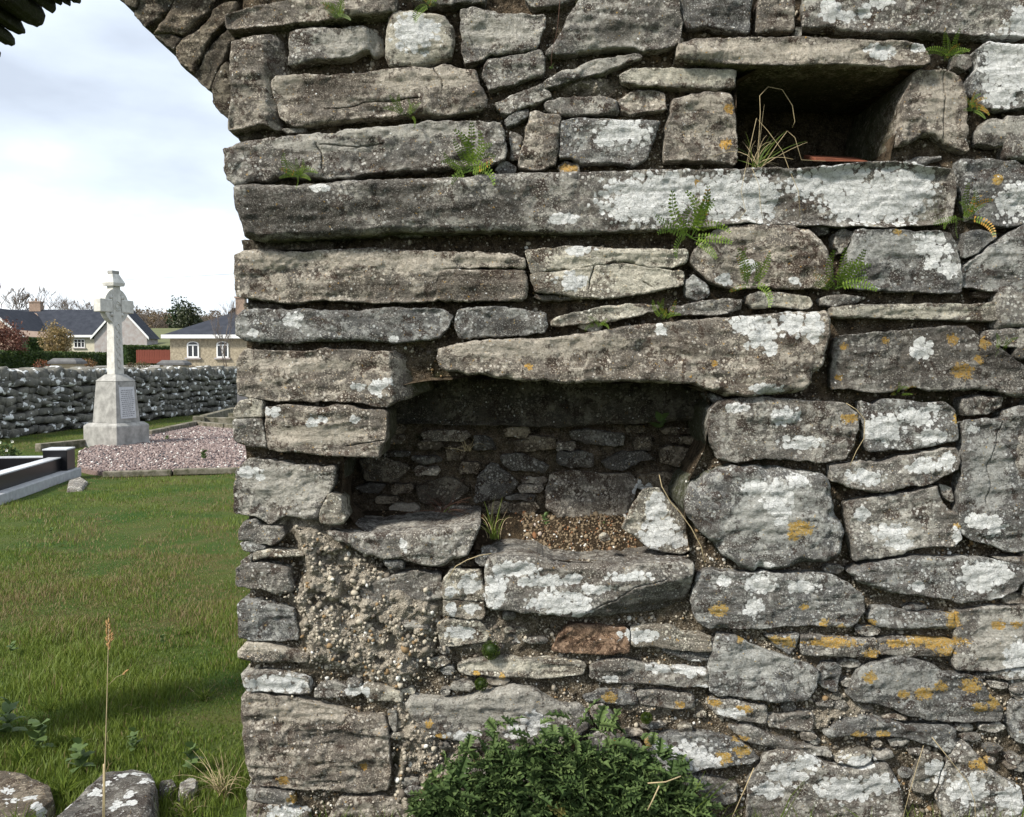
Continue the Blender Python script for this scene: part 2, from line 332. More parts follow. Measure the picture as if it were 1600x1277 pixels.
def stone_mesh(px, Yf, depth=.14, step=.0072, edge=.0095, cuts=(), cracks=(), amp=1.0, lichen=True, back=.92, world=False, jag=1.0):
    """a block whose front outline (photo pixels, placed on the plane y=Yf) is traced and which runs back by depth"""
    SEED[0] += 1; sd = SEED[0] * 3.17
    W = np.array([(p[0], p[1]) for p in px]) if world else np.array([((q := at(a, b, Yf)).x, q.z) for a, b in px])
    area = 0.5 * np.sum(W[:, 0] * np.roll(W[:, 1], -1) - np.roll(W[:, 0], -1) * W[:, 1])
    if area < 0: W = W[::-1]
    size = math.sqrt(abs(area)); edge = min(edge, size * .16)
    O = resample(chaikin(W, .08), step)
    t = np.roll(O, -1, 0) - np.roll(O, 1, 0); t /= np.maximum(np.linalg.norm(t, axis=1), 1e-9)[:, None]; nrm = np.stack([t[:, 1], -t[:, 0]], 1)
    q3 = np.stack([O[:, 0] * 28, O[:, 1] * 28, np.full(len(O), sd)], 1)
    O = O + nrm * ((fbm(q3, 4, .66) * .0085 * jag + .0024)[:, None])
    rings = [O]
    extra = []
    for off in (.30, .8):
        r = O - nrm * edge * off; extra.append(r)
    mn, mx = O.min(0), O.max(0); gx, gy = np.meshgrid(np.arange(mn[0], mx[0], step), np.arange(mn[1], mx[1], step * .87))
    gx = gx + (np.arange(gx.shape[0]) % 2)[:, None] * step * .5
    G = np.stack([gx.ravel(), gy.ravel()], 1); G = G + RNG.uniform(-.22, .22, G.shape) * step
    G = np.concatenate(extra + [G]); G = G[inside(G, O)]
    d = segdist(G, O, np.roll(O, -1, 0))
    lim = np.full(len(G), edge * 1.25); lim[:sum(1 for _ in ())] = 0
    k = d > edge * .2; G, d = G[k], d[k]
    crk = []
    for c in cracks:
        C = np.array([((q := at(a, b, Yf)).x, q.z) for a, b in c]); C = resample(C, .006, False)
        C = C + np.stack([fbm(np.stack([C[:, 0] * 60, C[:, 1] * 60, np.full(len(C), sd + 5 + z)], 1), 2) for z in (0, 9)], 1) * .003
        crk.append(C)
        dc = np.sqrt(((G[:, None] - C[None]) ** 2).sum(2)).min(1); k = dc > .0045; G, d = G[k], d[k]
        n = np.gradient(C, axis=0); n /= np.linalg.norm(n, axis=1)[:, None]; n = np.stack([-n[:, 1], n[:, 0]], 1)
        fl = np.concatenate([C + n * .0022, C - n * .0022, C]); fl = fl[inside(fl, O)]; dd = segdist(fl, O, np.roll(O, -1, 0)); k = dd > .002
        G = np.concatenate([G, fl[k]]); d = np.concatenate([d, dd[k]])
    pts = np.concatenate([O, G]); d = np.concatenate([np.zeros(len(O)), d]); n0 = len(O)
    vs, es, fs, ov, oe, of = delaunay_2d_cdt([Vector(p) for p in pts], [(i, (i + 1) % n0) for i in range(n0)], [], 1, 1e-6, True)
    va_ = np.array([(v.x, v.y) for v in vs]); ft_ = np.array([tuple(f)[:3] for f in fs]); fs = [fs[i] for i in np.where(inside(va_[ft_].mean(1), O))[0]]
    if len(vs) == len(pts): D = d; V2 = pts
    else:
        V2 = np.array([(v.x, v.y) for v in vs]); D = segdist(V2, O, np.roll(O, -1, 0)); D[D < 1e-6] = 0
    kk = .35 + 2.6 * np.clip(fbm(np.stack([V2[:, 0] * 14, V2[:, 1] * 14, np.full(len(V2), sd + 31)], 1), 3), 0, 1)
    u = np.clip(D / (edge * kk), 0, 1); Y = Yf + edge * np.minimum(kk, 2) * .9 * (1 - np.sqrt(np.maximum(1 - (1 - u) ** 2, 0)))
    x, z = V2[:, 0], V2[:, 1]; sdv = np.full(len(x), sd)
    inn = np.clip(D / (edge * 1.5), 0, 1)
    rel = fbm(np.stack([x * 7, z * 9, sdv], 1), 4, .5) * .011 + fbm(np.stack([x * 9, z * 45, sdv + 3], 1), 3, .5) * .0075 + fbm(np.stack([x * 45, z * 45, sdv + 7], 1), 3, .6) * .0040
    rd = fbm(np.stack([x * 13, z * 19, sdv + 21], 1), 3, .55); rel = rel + np.abs(rd) * .012 - .003
    fac = vnoise(np.stack([x * 6 + vnoise(np.stack([x * 11, z * 11, sdv], 1)) * .5, z * 16, sdv + 11], 1)); rel = rel + np.round(fac * 2.5) / 2.5 * .009
    # tilt of each split face
    rel = rel + (x - x.mean()) * RNG.uniform(-.05, .05) + (z - z.mean()) * RNG.uniform(-.10, .05)
    Y = Y + rel * amp * (0.35 + .65 * inn)
    for (a, b, c2, d2, slope) in cuts:       # beyond the directed line a->b the face falls back
        p, q = at(a, b, Yf), at(c2, d2, Yf); e = Vector((q.x - p.x, q.z - p.z)).normalized()
        s = (x - p.x) * e.y - (z - p.z) * e.x; s = -s if slope < 0 else s
        Y = Y + np.maximum(s, 0) * abs(slope)
    for C in crk:
        dc = np.sqrt(((V2[:, None] - C[None]) ** 2).sum(2)).min(1); Y = Y + np.clip(1 - dc / .002, 0, 1) * .022
    V = np.stack([x, Y, z], 1)
    # boundary vertex order of the outline inside the cdt result
    Fr = [tuple(f) for f in fs]
    cnt = {}
    for f in Fr:
        for i in range(len(f)):
            e = (f[i], f[(i + 1) % len(f)]); cnt[e] = cnt.get(e, 0) + 1
    bnd = [e for e in cnt if (e[1], e[0]) not in cnt]
    nV = len(V); bi = sorted({i for e in bnd for i in e}); mp_ = {b: k for k, b in enumerate(bi)}; nb = len(bi)
    B = V[bi]; cen = V[:, [0, 2]].mean(0)
    lay = [B]; 
    deps = [.012, .035, depth] if depth < .2 else [.012, .05, depth * .4, depth]
    for k, dp in enumerate(deps):
        sc = 1 - (1 - back) * (dp / depth) if depth < .3 else 1 - .04 * (dp / depth)
        L_ = B.copy(); L_[:, 1] = np.maximum(B[:, 1], Yf) + dp if dp < depth else Yf + depth
        off = fbm(np.stack([B[:, 0] * 22, B[:, 2] * 22, np.full(nb, sd + dp * 20)], 1), 3) * .006
        L_[:, 0] = cen[0] + (B[:, 0] - cen[0]) * sc + off; L_[:, 2] = cen[1] + (B[:, 2] - cen[1]) * sc + off
        lay.append(L_)
    VV = np.concatenate([V] + lay[1:]); faces = []
    # front faces should look toward -y : counter-clockwise in (x,z) seen from -y is already outward
    faces += Fr
    for k in range(len(deps)):
        for (a, b) in bnd:
            A = a if k == 0 else nV + (k - 1) * nb + mp_[a]; B_ = b if k == 0 else nV + (k - 1) * nb + mp_[b]
            C_ = nV + k * nb + mp_[b]; D_ = nV + k * nb + mp_[a]
            faces.append((B_, A, D_)); faces.append((B_, D_, C_))
    global NFRONT; NFRONT = len(Fr); faces = np.array(faces, np.int32)
    at_ = None
    if lichen:
        low = VV[:, 2] - VV[:, 2].min()
        at_ = dict(white=field(VV, WHITE), orange=field(VV, ORANGE), pale=field(VV, PALE), dark=field(VV, DARK),
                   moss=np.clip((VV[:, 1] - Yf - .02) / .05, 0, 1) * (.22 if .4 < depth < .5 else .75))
    return VV, faces, at_

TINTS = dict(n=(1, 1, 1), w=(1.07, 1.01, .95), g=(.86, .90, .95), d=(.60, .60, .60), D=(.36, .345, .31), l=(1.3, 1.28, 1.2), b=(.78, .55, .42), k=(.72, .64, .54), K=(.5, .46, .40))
def add_stone(parent, px, Yf=0, tint='n', name='stone', **kw):
    V, f, a = stone_mesh(px, Yf, **kw)
    me_ = npmesh(name, V, f, M['stone'], a); sm_ = np.ones(len(f), bool); sm_[NFRONT:] = False; me_.polygons.foreach_set('use_smooth', sm_); o = mobj(name, me_, parent)
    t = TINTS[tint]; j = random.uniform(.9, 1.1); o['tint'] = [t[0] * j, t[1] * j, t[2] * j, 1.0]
    return o

wall = empty('ruined_wall', (0, 0, 0))
tag(wall, 'grey rubble stone wall with two niches, broken arch edge and white lichen', 'wall')
# (panel, outline, tint, face offset, options)
ST = [
('A1',[(40,80),(250,30),(420,5),(560,-20),(1060,-20),(1065,60),(900,85),(700,105),(450,135),(180,160),(50,165)],'w',-.015,{}),
('A1',[(75,250),(180,225),(330,195),(365,230),(395,330),(400,440),(330,470),(325,560),(350,640),(370,760),(250,735),(100,765),(58,770),(65,680),(80,560),(70,400)],'w',-.02,dict(cuts=[(415,200,412,55,.9)])),
('A1',[(430,185),(560,160),(740,165),(850,155),(930,170),(965,200),(980,300),(930,330),(900,290),(760,340),(600,350),(470,385),(425,385),(420,300)],'n',0,dict(cuts=[(575,90,571,40,.9)])),
('A1',[(1010,100),(1040,65),(1150,60),(1250,75),(1340,85),(1400,140),(1410,250),(1395,330),(1330,350),(1200,390),(1100,385),(1020,395),(1000,330),(1000,200)],'l',-.01,dict(edge=.03)),
('A2',[(-76,60),(0,45),(150,75),(300,75),(405,85),(405,150),(360,270),(200,300),(90,310),(0,350),(-51,365),(-65,250)],'n',0,{}),
('A1',[(325,480),(350,455),(440,445),(520,435),(600,450),(700,445),(900,435),(1000,410),(1150,400),(1270,400),(1350,385),(1450,405),(1540,420),(1560,500),(1600,570),(1600,640),(1500,665),(1380,690),(1250,680),(1030,690),(850,700),(700,715),(530,740),(450,745),(370,700),(340,600)],'w',-.012,dict(cracks=[[(510,170),(540,169),(570,160),(610,158),(655,153)],[(677,108),(690,125),(690,140)]])),
('A1',[(380,770),(520,760),(530,785),(420,795)],'n',.01,{}),
('A1',[(40,890),(130,855),(250,830),(400,810),(550,800),(640,790),(700,800),(760,770),(900,765),(1100,750),(1250,725),(1400,725),(1600,720),(1692,728),(1722,933),(1600,985),(1400,985),(1200,1010),(1040,1010),(900,1025),(750,1060),(640,1060),(560,1050),(400,1040),(300,1070),(180,1085),(110,1110),(60,1070),(42,1000),(45,940)],'n',-.02,dict(cracks=[[(500,226),(560,229),(598,225)],[(495,228),(503,240),(504,262)]])),
('P',[(368,293),(400,290),(470,292),(540,285),(620,282),(700,280),(790,272),(870,270),(950,268),(1010,265),(1100,266),(1160,263),(1250,262),(1310,258),(1350,252),(1400,250),(1440,256),(1495,262),(1499,300),(1492,345),(1440,350),(1330,352),(1240,350),(1170,345),(1100,355),(1000,358),(930,362),(860,362),(760,360),(700,362),(620,362),(560,368),(480,372),(430,376),(385,372),(380,350),(370,320)],'n',-.03,dict(edge=.012,depth=.55)),
('A2',[(60,370),(85,335),(200,320),(290,305),(380,285),(405,330),(400,420),(330,440),(200,480),(90,505),(75,470),(55,420)],'n',0,{}),
('A2',[(560,60),(600,0),(620,-20),(1170,-20),(1165,60),(1190,120),(1175,240),(1130,265),(1000,280),(950,285),(880,262),(700,275),(620,290),(540,310),(415,310),(425,280),(490,200),(530,120)],'n',-.01,{}),
('A2',[(1180,-20),(1585,-20),(1575,100),(1560,190),(1420,160),(1300,145),(1220,160),(1190,110)],'g',0,{}),
('A2',[(400,470),(470,410),(560,400),(650,350),(780,330),(940,300),(965,325),(880,350),(750,400),(600,440),(480,480),(405,495)],'n',0,{}),
('A2',[(120,590),(230,540),(390,480),(440,530),(440,550),(330,590),(210,640),(150,645)],'n',.005,{}),
('A2',[(175,690),(230,640),(310,620),(310,660),(240,700),(190,720)],'g',.01,{}),
('A2',[(830,430),(900,390),(1000,380),(1200,390),(1490,395),(1490,495),(1400,505),(1250,495),(1080,485),(950,480),(850,465)],'l',-.005,{}),
('A2',[(400,590),(480,555),(640,545),(760,545),(820,570),(830,640),(750,640),(640,650),(500,655),(430,635)],'n',.01,{}),
('A2',[(825,560),(900,520),(1000,510),(1085,530),(1090,620),(1000,630),(900,650),(835,640)],'w',.01,{}),
('A2',[(205,740),(280,780),(265,900),(215,905)],'n',.015,{}),
('A2',[(320,640),(350,630),(400,650),(490,660),(485,780),(470,930),(370,960),(260,950),(255,930),(290,790)],'w',0,{}),
('A2',[(495,690),(600,670),(670,680),(800,680),(950,680),(1060,690),(1040,740),(1010,830),(980,900),(920,935),(820,925),(700,925),(620,930),(560,890),(490,890)],'g',0,{}),
('A2',[(1130,560),(1250,535),(1400,525),(1455,530),(1475,600),(1500,780),(1495,930),(1380,915),(1200,905),(1090,915),(1085,880),(1100,720),(1125,640)],'w',-.01,dict(depth=.5)),
('A2',[(120,960),(180,920),(240,950),(230,980),(150,990)],'g',.02,{}),
('A2',[(480,950),(530,920),(600,935),(600,985),(500,990)],'w',.02,{}),
('A2',[(290,-20),(590,-20),(500,20),(380,35),(330,30)],'n',0,{}),
('A1',[(1140,-20),(1600,-20),(1590,15),(1300,20),(1150,-5)],'n',0,{}),
('A3',[(95,-20),(305,-20),(300,170),(200,175),(90,180)],'w',0,{}),
('A3',[(345,-20),(1640,-20),(1640,200),(1500,205),(1380,195),(1150,185),(900,180),(700,180),(600,170),(500,150),(400,155),(340,150),(350,80)],'n',-.01,{}),
('A3',[(305,160),(335,160),(330,200),(305,195)],'n',.01,{}),
('P',[(1057,88),(1060,70),(1085,60),(1160,60),(1240,57),(1300,60),(1365,63),(1445,66),(1452,80),(1455,95),(1440,100),(1400,103),(1330,98),(1250,102),(1160,99),(1110,97),(1080,93)],'w',-.03,dict(depth=.56,edge=.01)),
('A3',[(1215,310),(1300,310),(1310,370),(1270,400),(1210,370)],'n',.015,{}),
('A3',[(1330,290),(1400,235),(1480,250),(1640,255),(1640,600),(1500,620),(1380,610),(1300,540),(1310,450),(1350,380)],'g',-.01,{}),
('A3',[(1400,680),(1500,675),(1640,680),(1640,825),(1450,825),(1340,815),(1350,740)],'n',0,{}),
('A3',[(985,400),(1150,395),(1250,430),(1275,500),(1280,700),(1285,860),(1180,830),(1100,770),(1030,760),(950,810),(880,830),(905,700),(930,560)],'w',0,dict(depth=.52,cracks=[[(1478,112),(1479,150),(1473,215)]])),
('A3',[(920,925),(1000,890),(1130,885),(1140,910),(1000,935)],'g',.02,{}),
('P',[(1498,252),(1540,249),(1590,252),(1610,275),(1610,350),(1560,352),(1520,342),(1512,330),(1505,290)],'g',-.005,{}),
('P',[(366,400),(380,392),(406,389),(445,393),(476,396),(500,391),(540,389),(576,388),(613,391),(655,392),(705,393),(760,395),(800,398),(820,405),(822,419),(760,418),(700,420),(690,424),(684,438),(681,470),(640,471),(600,474),(540,471),(500,468),(470,473),(440,473),(400,468),(370,463),(366,440)],'w',-.012,{}),
('P',[(689,425),(700,422),(760,421),(820,423),(825,435),(823,465),(815,471),(740,470),(682,470),(684,440)],'w',-.01,{}),
('B1',[(110,760),(150,705),(260,700),(400,705),(550,700),(700,710),(850,710),(1000,690),(1150,695),(1300,695),(1370,710),(1395,740),(1370,810),(1310,870),(1200,880),(1050,900),(900,885),(800,880),(600,885),(480,895),(250,895),(160,885),(110,850)],'g',-.012,{}),
('P',[(711,500),(716,484),(740,481),(790,480),(820,485),(852,490),(857,510),(850,520),(810,524),(760,527),(718,528),(711,515)],'g',0,{}),
('P',[(369,562),(382,547),(408,547),(445,551),(487,549),(508,544),(537,548),(576,549),(602,549),(629,556),(645,564),(660,578),(665,610),(642,622),(615,629),(605,637),(592,634),(563,629),(524,627),(487,626),(453,625),(419,626),(392,622),(374,616),(368,590)],'w',-.01,dict(cuts=[(615,630,606,548,1.1)])),
('P',[(682,560),(685,545),(700,541),(740,533),(800,531),(860,528),(930,520),(1000,507),(1060,503),(1120,498),(1170,494),(1230,489),(1290,487),(1297,500),(1295,530),(1285,570),(1265,600),(1250,612),(1200,618),(1140,619),(1110,610),(1080,600),(1040,598),(960,596),(880,597),(800,592),(760,586),(720,582),(690,577)],'w',-.045,dict(depth=.47,edge=.025)),
('B2',[(300,330),(400,320),(520,315),(640,310),(800,325),(950,325),(1100,325),(1210,330),(1225,370),(1200,410),(1130,425),(1050,425),(960,415),(880,400),(720,410),(620,430),(480,440),(330,460),(310,400)],'l',-.01,{}),
('B2',[(330,470),(480,450),(640,435),(720,415),(860,405),(960,425),(1060,440),(1190,450),(1195,530),(1100,550),(1020,570),(950,580),(850,595),(740,605),(600,600),(480,580),(350,570),(335,520)],'l',-.012,dict(cracks=[[(928,418),(922,440),(920,450)],[(1005,440),(1018,448)]])),
('B2',[(345,590),(500,590),(650,605),(500,615),(380,610)],'n',.01,{}),
('B2',[(470,720),(560,690),(700,660),(850,640),(1000,640),(1060,650),(1030,680),(900,710),(750,735),(600,745),(500,760),(440,750)],'l',-.005,{}),
('B2',[(1120,660),(1200,640),(1300,620),(1450,610),(1530,610),(1530,670),(1420,690),(1250,700),(1130,700)],'n',0,{}),
('B2',[(1200,510),(1250,465),(1330,540),(1340,580),(1270,615),(1215,590)],'g',0,{}),
('P',[(1100,375),(1120,358),(1160,352),(1200,350),(1240,355),(1265,362),(1290,385),(1300,410),(1300,435),(1290,450),(1240,452),(1200,447),(1150,450),(1110,440),(1095,425),(1080,410),(1085,390)],'w',-.01,{}),
('B3',[(390,190),(490,185),(495,240),(430,250)],'d',.02,{}),
('B3',[(530,240),(580,210),(640,230),(600,310),(560,350),(530,300)],'n',.01,{}),
('B3',[(650,215),(850,215),(1000,225),(1190,225),(1215,300),(1240,380),(1250,480),(1250,570),(1100,570),(950,565),(800,560),(650,550),(590,520),(590,450),(600,350),(630,280)],'g',-.008,{}),
('B3',[(1270,230),(1350,215),(1450,250),(1400,290),(1340,350),(1270,375),(1245,365),(1260,300)],'g',0,{}),
('B3',[(1265,430),(1330,370),(1450,290),(1550,215),(1640,180),(1640,590),(1500,565),(1350,550),(1270,540),(1255,500)],'g',-.008,{}),
('B3',[(30,590),(100,570),(250,575),(380,600),(400,640),(370,665),(200,655),(60,660),(25,630)],'l',-.005,{}),
('B3',[(445,610),(490,590),(600,585),(715,600),(640,630),(520,650),(460,640)],'n',.005,{}),
('B3',[(500,660),(650,640),(800,645),(950,640),(1150,635),(1300,640),(1450,630),(1510,635),(1510,715),(1400,735),(1250,730),(1100,720),(900,720),(700,710),(500,710)],'l',-.005,{}),
('B3',[(1520,640),(1640,635),(1640,710),(1515,712)],'n',0,{}),
('B3',[(530,830),(600,810),(800,800),(1000,780),(1150,765),(1270,762),(1320,790),(1350,830),(1450,880),(1550,950),(1640,1010),(1640,1160),(1530,1165),(1430,1130),(1300,1120),(1080,1135),(980,1110),(900,1120),(820,1140),(680,1135),(600,1120),(510,1120),(515,1000),(525,900)],'d',-.015,{}),
('B3',[(1390,790),(1500,780),(1640,775),(1640,880),(1500,880),(1420,870),(1380,830)],'n',0,{}),
('C1',[(95,160),(130,100),(200,90),(265,105),(265,190),(210,200),(100,195)],'l',-.01,{}),
('C1',[(90,215),(200,205),(265,210),(275,300),(290,380),(200,375),(110,350),(88,330)],'n',-.01,{}),
('C1',[(280,140),(400,130),(600,145),(700,130),(850,150),(1005,160),(1000,330),(970,370),(960,440),(820,430),(650,430),(530,410),(380,400),(300,390),(290,270)],'w',-.02,dict(depth=.3,cracks=[[(542,697),(576,692),(598,688)]])),
('C1',[(95,620),(105,520),(180,450),(300,460),(450,485),(600,500),(700,495),(690,600),(655,650),(620,700),(600,800),(520,800),(430,780),(360,800),(310,830),(230,790),(100,770),(95,700)],'n',0,{}),
('C1',[(640,690),(660,660),(720,670),(745,720),(765,800),(740,830),(680,840),(610,830),(615,760)],'l',-.03,{}),
('C1',[(115,880),(150,820),(220,810),(250,850),(380,860),(400,900),(330,960),(200,940),(120,930)],'n',0,{}),
('C1',[(130,950),(200,940),(290,975),(220,1000),(150,990)],'g',0,{}),
('C1',[(210,1010),(300,990),(420,1000),(520,1020),(440,1030),(300,1030),(210,1060)],'l',-.005,{}),
('C1',[(140,1060),(210,1010),(200,1070),(150,1075)],'n',0,{}),
('C1',[(640,880),(760,900),(900,900),(1000,890),(1200,880),(1400,870),(1520,840),(1560,850),(1530,930),(1480,1030),(1400,1050),(1350,1080),(1200,1080),(1080,1050),(980,1040),(860,1000),(780,960),(680,930)],'n',-.03,dict(depth=.42,edge=.022)),
('C1',[(985,1050),(1100,1060),(1105,1100),(1020,1110)],'g',-.01,{}),
('P',[(368,890),(385,878),(420,883),(450,890),(460,925),(430,930),(410,920),(395,920),(370,915)],'n',-.005,{}),
('D1',[(110,140),(220,140),(330,170),(400,190),(430,340),(300,345),(180,345),(110,325)],'g',0,{}),
('D1',[(105,400),(150,350),(250,360),(480,420),(470,460),(300,460),(150,445),(110,430)],'w',-.005,{}),
('D1',[(125,520),(200,510),(330,515),(480,550),(490,620),(430,630),(280,615),(150,610),(130,580)],'n',-.01,{}),
('D1',[(515,600),(560,570),(680,580),(690,640),(560,650),(515,640)],'n',0,{}),
('D1',[(680,560),(750,560),(755,620),(700,650)],'n',0,{}),
('D1',[(760,590),(830,585),(970,620),(975,670),(880,670),(790,650),(765,620)],'l',-.005,{}),
('D1',[(125,640),(200,620),(400,650),(600,700),(750,740),(880,750),(900,800),(905,900),(915,1050),(900,1140),(820,1150),(700,1155),(560,1140),(330,1125),(200,1115),(160,1050),(140,900),(130,750)],'w',-.005,dict(amp=1.5)),
('D1',[(905,720),(945,715),(955,760),(940,830),(910,790)],'n',0,{}),
('D1',[(150,1130),(250,1130),(400,1150),(410,1210),(350,1220),(160,1180)],'n',0,{}),
('D1',[(155,1190),(320,1220),(480,1250),(500,1340),(155,1340)],'w',0,{}),
('P',[(560,920),(600,905),(640,893),(690,897),(692,935),(650,940),(610,942),(570,938)],'n',.0,{}),
('P',[(692,905),(705,890),(750,895),(757,930),(755,967),(730,968),(692,963)],'l',-.02,dict(cracks=[[(693,938),(725,940),(755,942)]])),
('D1',[(970,240),(1100,235),(1120,280),(1000,290)],'n',0,{}),
('P',[(683,975),(705,968),(750,970),(765,990),(760,1005),(720,1010),(690,1010)],'l',-.005,{}),
('P',[(760,878),(775,870),(830,872),(870,885),(930,888),(1000,885),(1060,880),(1085,882),(1083,915),(1075,955),(1068,966),(1020,962),(960,968),(900,966),(860,962),(800,955),(762,950),(757,920)],'n',-.05,dict(depth=.44,edge=.014,cracks=[[(918,956),(962,938),(991,918),(1038,906)]],cuts=[(905,960,1060,905,.7)])),
('P',[(1072,790),(1080,760),(1110,740),(1150,730),(1220,732),(1290,742),(1300,760),(1310,800),(1322,830),(1315,865),(1300,880),(1240,890),(1180,893),(1160,888),(1135,870),(1120,850),(1095,830),(1078,810)],'g',-.035,dict(depth=.4,edge=.05)),
('P',[(1108,660),(1110,640),(1125,625),(1180,620),(1260,627),(1320,630),(1340,645),(1342,665),(1335,700),(1320,718),(1290,722),(1250,720),(1200,716),(1150,722),(1125,718),(1112,690)],'n',-.015,dict(depth=.4)),
('C2',[(1340,60),(1410,70),(1420,100),(1380,120),(1350,90)],'g',.02,{}),
('C3',[(670,95),(750,120),(800,85),(900,90),(1000,110),(1150,105),(1210,150),(1225,230),(1228,320),(1100,345),(950,370),(800,380),(720,385),(700,330),(690,220)],'g',-.005,{}),
('C3',[(505,470),(600,465),(700,445),(800,455),(900,420),(1020,400),(1150,375),(1220,365),(1240,450),(1230,490),(1150,530),(1050,580),(950,580),(850,605),(750,620),(680,605),(600,580),(510,550),(500,520)],'n',-.02,{}),
('C3',[(590,680),(700,660),(850,630),(1000,610),(1110,580),(1130,640),(1180,720),(1230,740),(1240,830),(1250,890),(1200,930),(1100,925),(1000,930),(900,970),(800,985),(700,990),(640,1010),(620,900),(600,780)],'n',-.01,{}),
('C3',[(1250,90),(1350,70),(1480,75),(1475,130),(1400,170),(1280,180),(1255,140)],'n',0,{}),
('C3',[(1275,210),(1400,195),(1480,200),(1500,150),(1560,130),(1640,120),(1640,955),(1500,950),(1350,900),(1280,870),(1235,820),(1240,650),(1250,450)],'g',-.01,dict(cracks=[[(1566,659),(1557,691),(1544,729),(1548,760),(1541,787),(1545,803)]])),
('C3',[(1120,570),(1190,600),(1200,670),(1150,640)],'n',.015,{}),
('C3',[(1440,990),(1640,985),(1640,1030),(1500,1020)],'n',0,{}),
('P',[(1325,892),(1360,880),(1400,875),(1430,870),(1460,873),(1540,874),(1575,880),(1612,885),(1612,897),(1590,925),(1550,938),(1500,942),(1470,935),(1430,930),(1380,922),(1345,910)],'g',-.012,{}),
('P',[(1088,900),(1100,893),(1150,895),(1230,897),(1300,898),(1320,908),(1350,930),(1352,955),(1340,975),(1325,982),(1280,978),(1220,980),(1160,984),(1100,980),(1085,965),(1080,935)],'g',-.015,{}),
('D3',[(1130,190),(1300,170),(1540,165),(1540,480),(1400,490),(1300,510),(1220,500),(1130,495),(1120,440),(1140,330)],'n',-.01,{}),
('D3',[(670,220),(700,170),(800,170),(900,200),(1050,195),(1120,200),(1130,280),(1000,275),(850,280),(700,265)],'g',0,{}),
('D3',[(310,320),(450,325),(600,335),(715,340),(715,430),(600,430),(450,425),(315,420)],'n',-.005,{}),
('D3',[(725,340),(850,330),(1000,335),(1130,350),(1100,425),(900,425),(725,420)],'n',-.005,{}),
('D3',[(120,315),(300,310),(285,370),(250,415),(200,390)],'g',0,{}),
('P',[(1115,1010),(1120,990),(1160,1000),(1200,1020),(1250,1035),(1280,1045),(1277,1075),(1260,1095),(1220,1098),(1180,1093),(1110,1085),(1108,1050)],'g',-.01,{}),
('D3',[(405,500),(430,470),(500,460),(530,490),(505,570),(500,615),(440,600),(405,570)],'g',0,{}),
('D3',[(620,500),(700,470),(780,440),(850,430),(1000,470),(1100,530),(1200,525),(1270,560),(1310,620),(1360,680),(1385,730),(1370,770),(1200,780),(1000,765),(880,740),(700,680),(600,665),(560,630),(600,560)],'g',-.012,{}),
('D3',[(440,840),(500,790),(640,750),(760,770),(900,795),(1100,800),(1135,820),(1130,890),(1100,940),(1000,900),(850,860),(700,850),(560,850),(460,860)],'g',-.01,{}),
('D3',[(495,990),(560,960),(690,925),(680,985),(610,1015)],'l',-.02,{}),
('D3',[(690,960),(790,935),(800,960),(700,980)],'n',-.01,{}),
('D3',[(130,740),(200,745),(300,730),(380,735),(370,820),(250,820),(140,800)],'n',0,{}),
('P',[(1106,1103),(1112,1092),(1140,1094),(1160,1097),(1198,1105),(1198,1133),(1160,1128),(1120,1118)],'n',-.005,{}),
('P',[(1140,1135),(1165,1133),(1220,1155),(1260,1168),(1300,1175),(1300,1185),(1210,1170),(1160,1158)],'n',-.005,{}),
('P',[(1008,1160),(1020,1152),(1060,1150),(1110,1150),(1150,1157),(1175,1172),(1188,1187),(1175,1195),(1110,1200),(1075,1210),(1040,1205),(1015,1180)],'g',-.015,{}),
('D3',[(30,1100),(120,950),(200,920),(320,930),(450,1000),(600,1020),(760,990),(830,1100),(850,1200),(870,1340),(30,1340)],'n',-.005,{}),
('D3',[(950,940),(1060,960),(1060,1010),(1040,1100),(1010,1160),(900,1140),(930,1020)],'l',-.005,{}),
('D3',[(1080,1010),(1130,890),(1180,880),(1250,960),(1350,1060),(1480,1120),(1490,1240),(1400,1340),(1100,1340),(1030,1180)],'n',-.01,{}),
('D3',[(1430,680),(1540,640),(1540,900),(1450,880),(1420,800)],'g',0,{}),
('D3',[(1280,530),(1400,500),(1540,490),(1540,550),(1400,550)],'n',0,{}),
('D3',[(1290,560),(1410,570),(1400,600),(1320,590)],'n',.01,{}),
('D2',[(410,400),(450,320),(500,265),(560,255),(800,280),(825,300),(825,410),(700,420),(560,415)],'b',-.005,{}),
('D2',[(835,285),(900,275),(1050,280),(1110,310),(1200,310),(1250,320),(1265,400),(1150,400),(1000,385),(840,370)],'l',-.01,{}),
('D2',[(1000,395),(1150,405),(1275,405),(1275,450),(1150,455),(1060,420)],'g',0,{}),
('D2',[(-90,470),(0,450),(150,440),(300,450),(500,445),(600,470),(580,520),(450,540),(250,540),(0,530),(-80,510)],'l',-.005,{}),
('D2',[(620,540),(620,480),(700,450),(800,440),(900,470),(1050,490),(1240,500),(1245,590),(1100,585),(950,575),(800,575),(700,570)],'n',0,{}),
('D2',[(580,640),(680,610),(860,620),(865,680),(730,685),(600,670)],'g',0,{}),
('D2',[(870,620),(1000,610),(1170,640),(1175,705),(1000,700),(880,680)],'n',0,{}),
('D2',[(-370,680),(-330,640),(-200,650),(-60,650),(50,620),(200,580),(300,600),(450,680),(560,690),(615,760),(600,810),(500,900),(200,960),(0,900),(-200,850),(-330,760)],'n',-.005,{}),
('D2',[(625,700),(680,680),(750,760),(720,800),(650,790)],'n',0,{}),
('D2',[(610,850),(700,830),(800,870),(885,890),(910,960),(1010,1040),(950,1060),(800,1000),(700,980),(620,920)],'n',0,{}),
('D2',[(1100,1070),(1200,1060),(1300,1090),(1400,1110),(1400,1200),(1350,1220),(1210,1190),(1120,1130)],'n',0,{}),
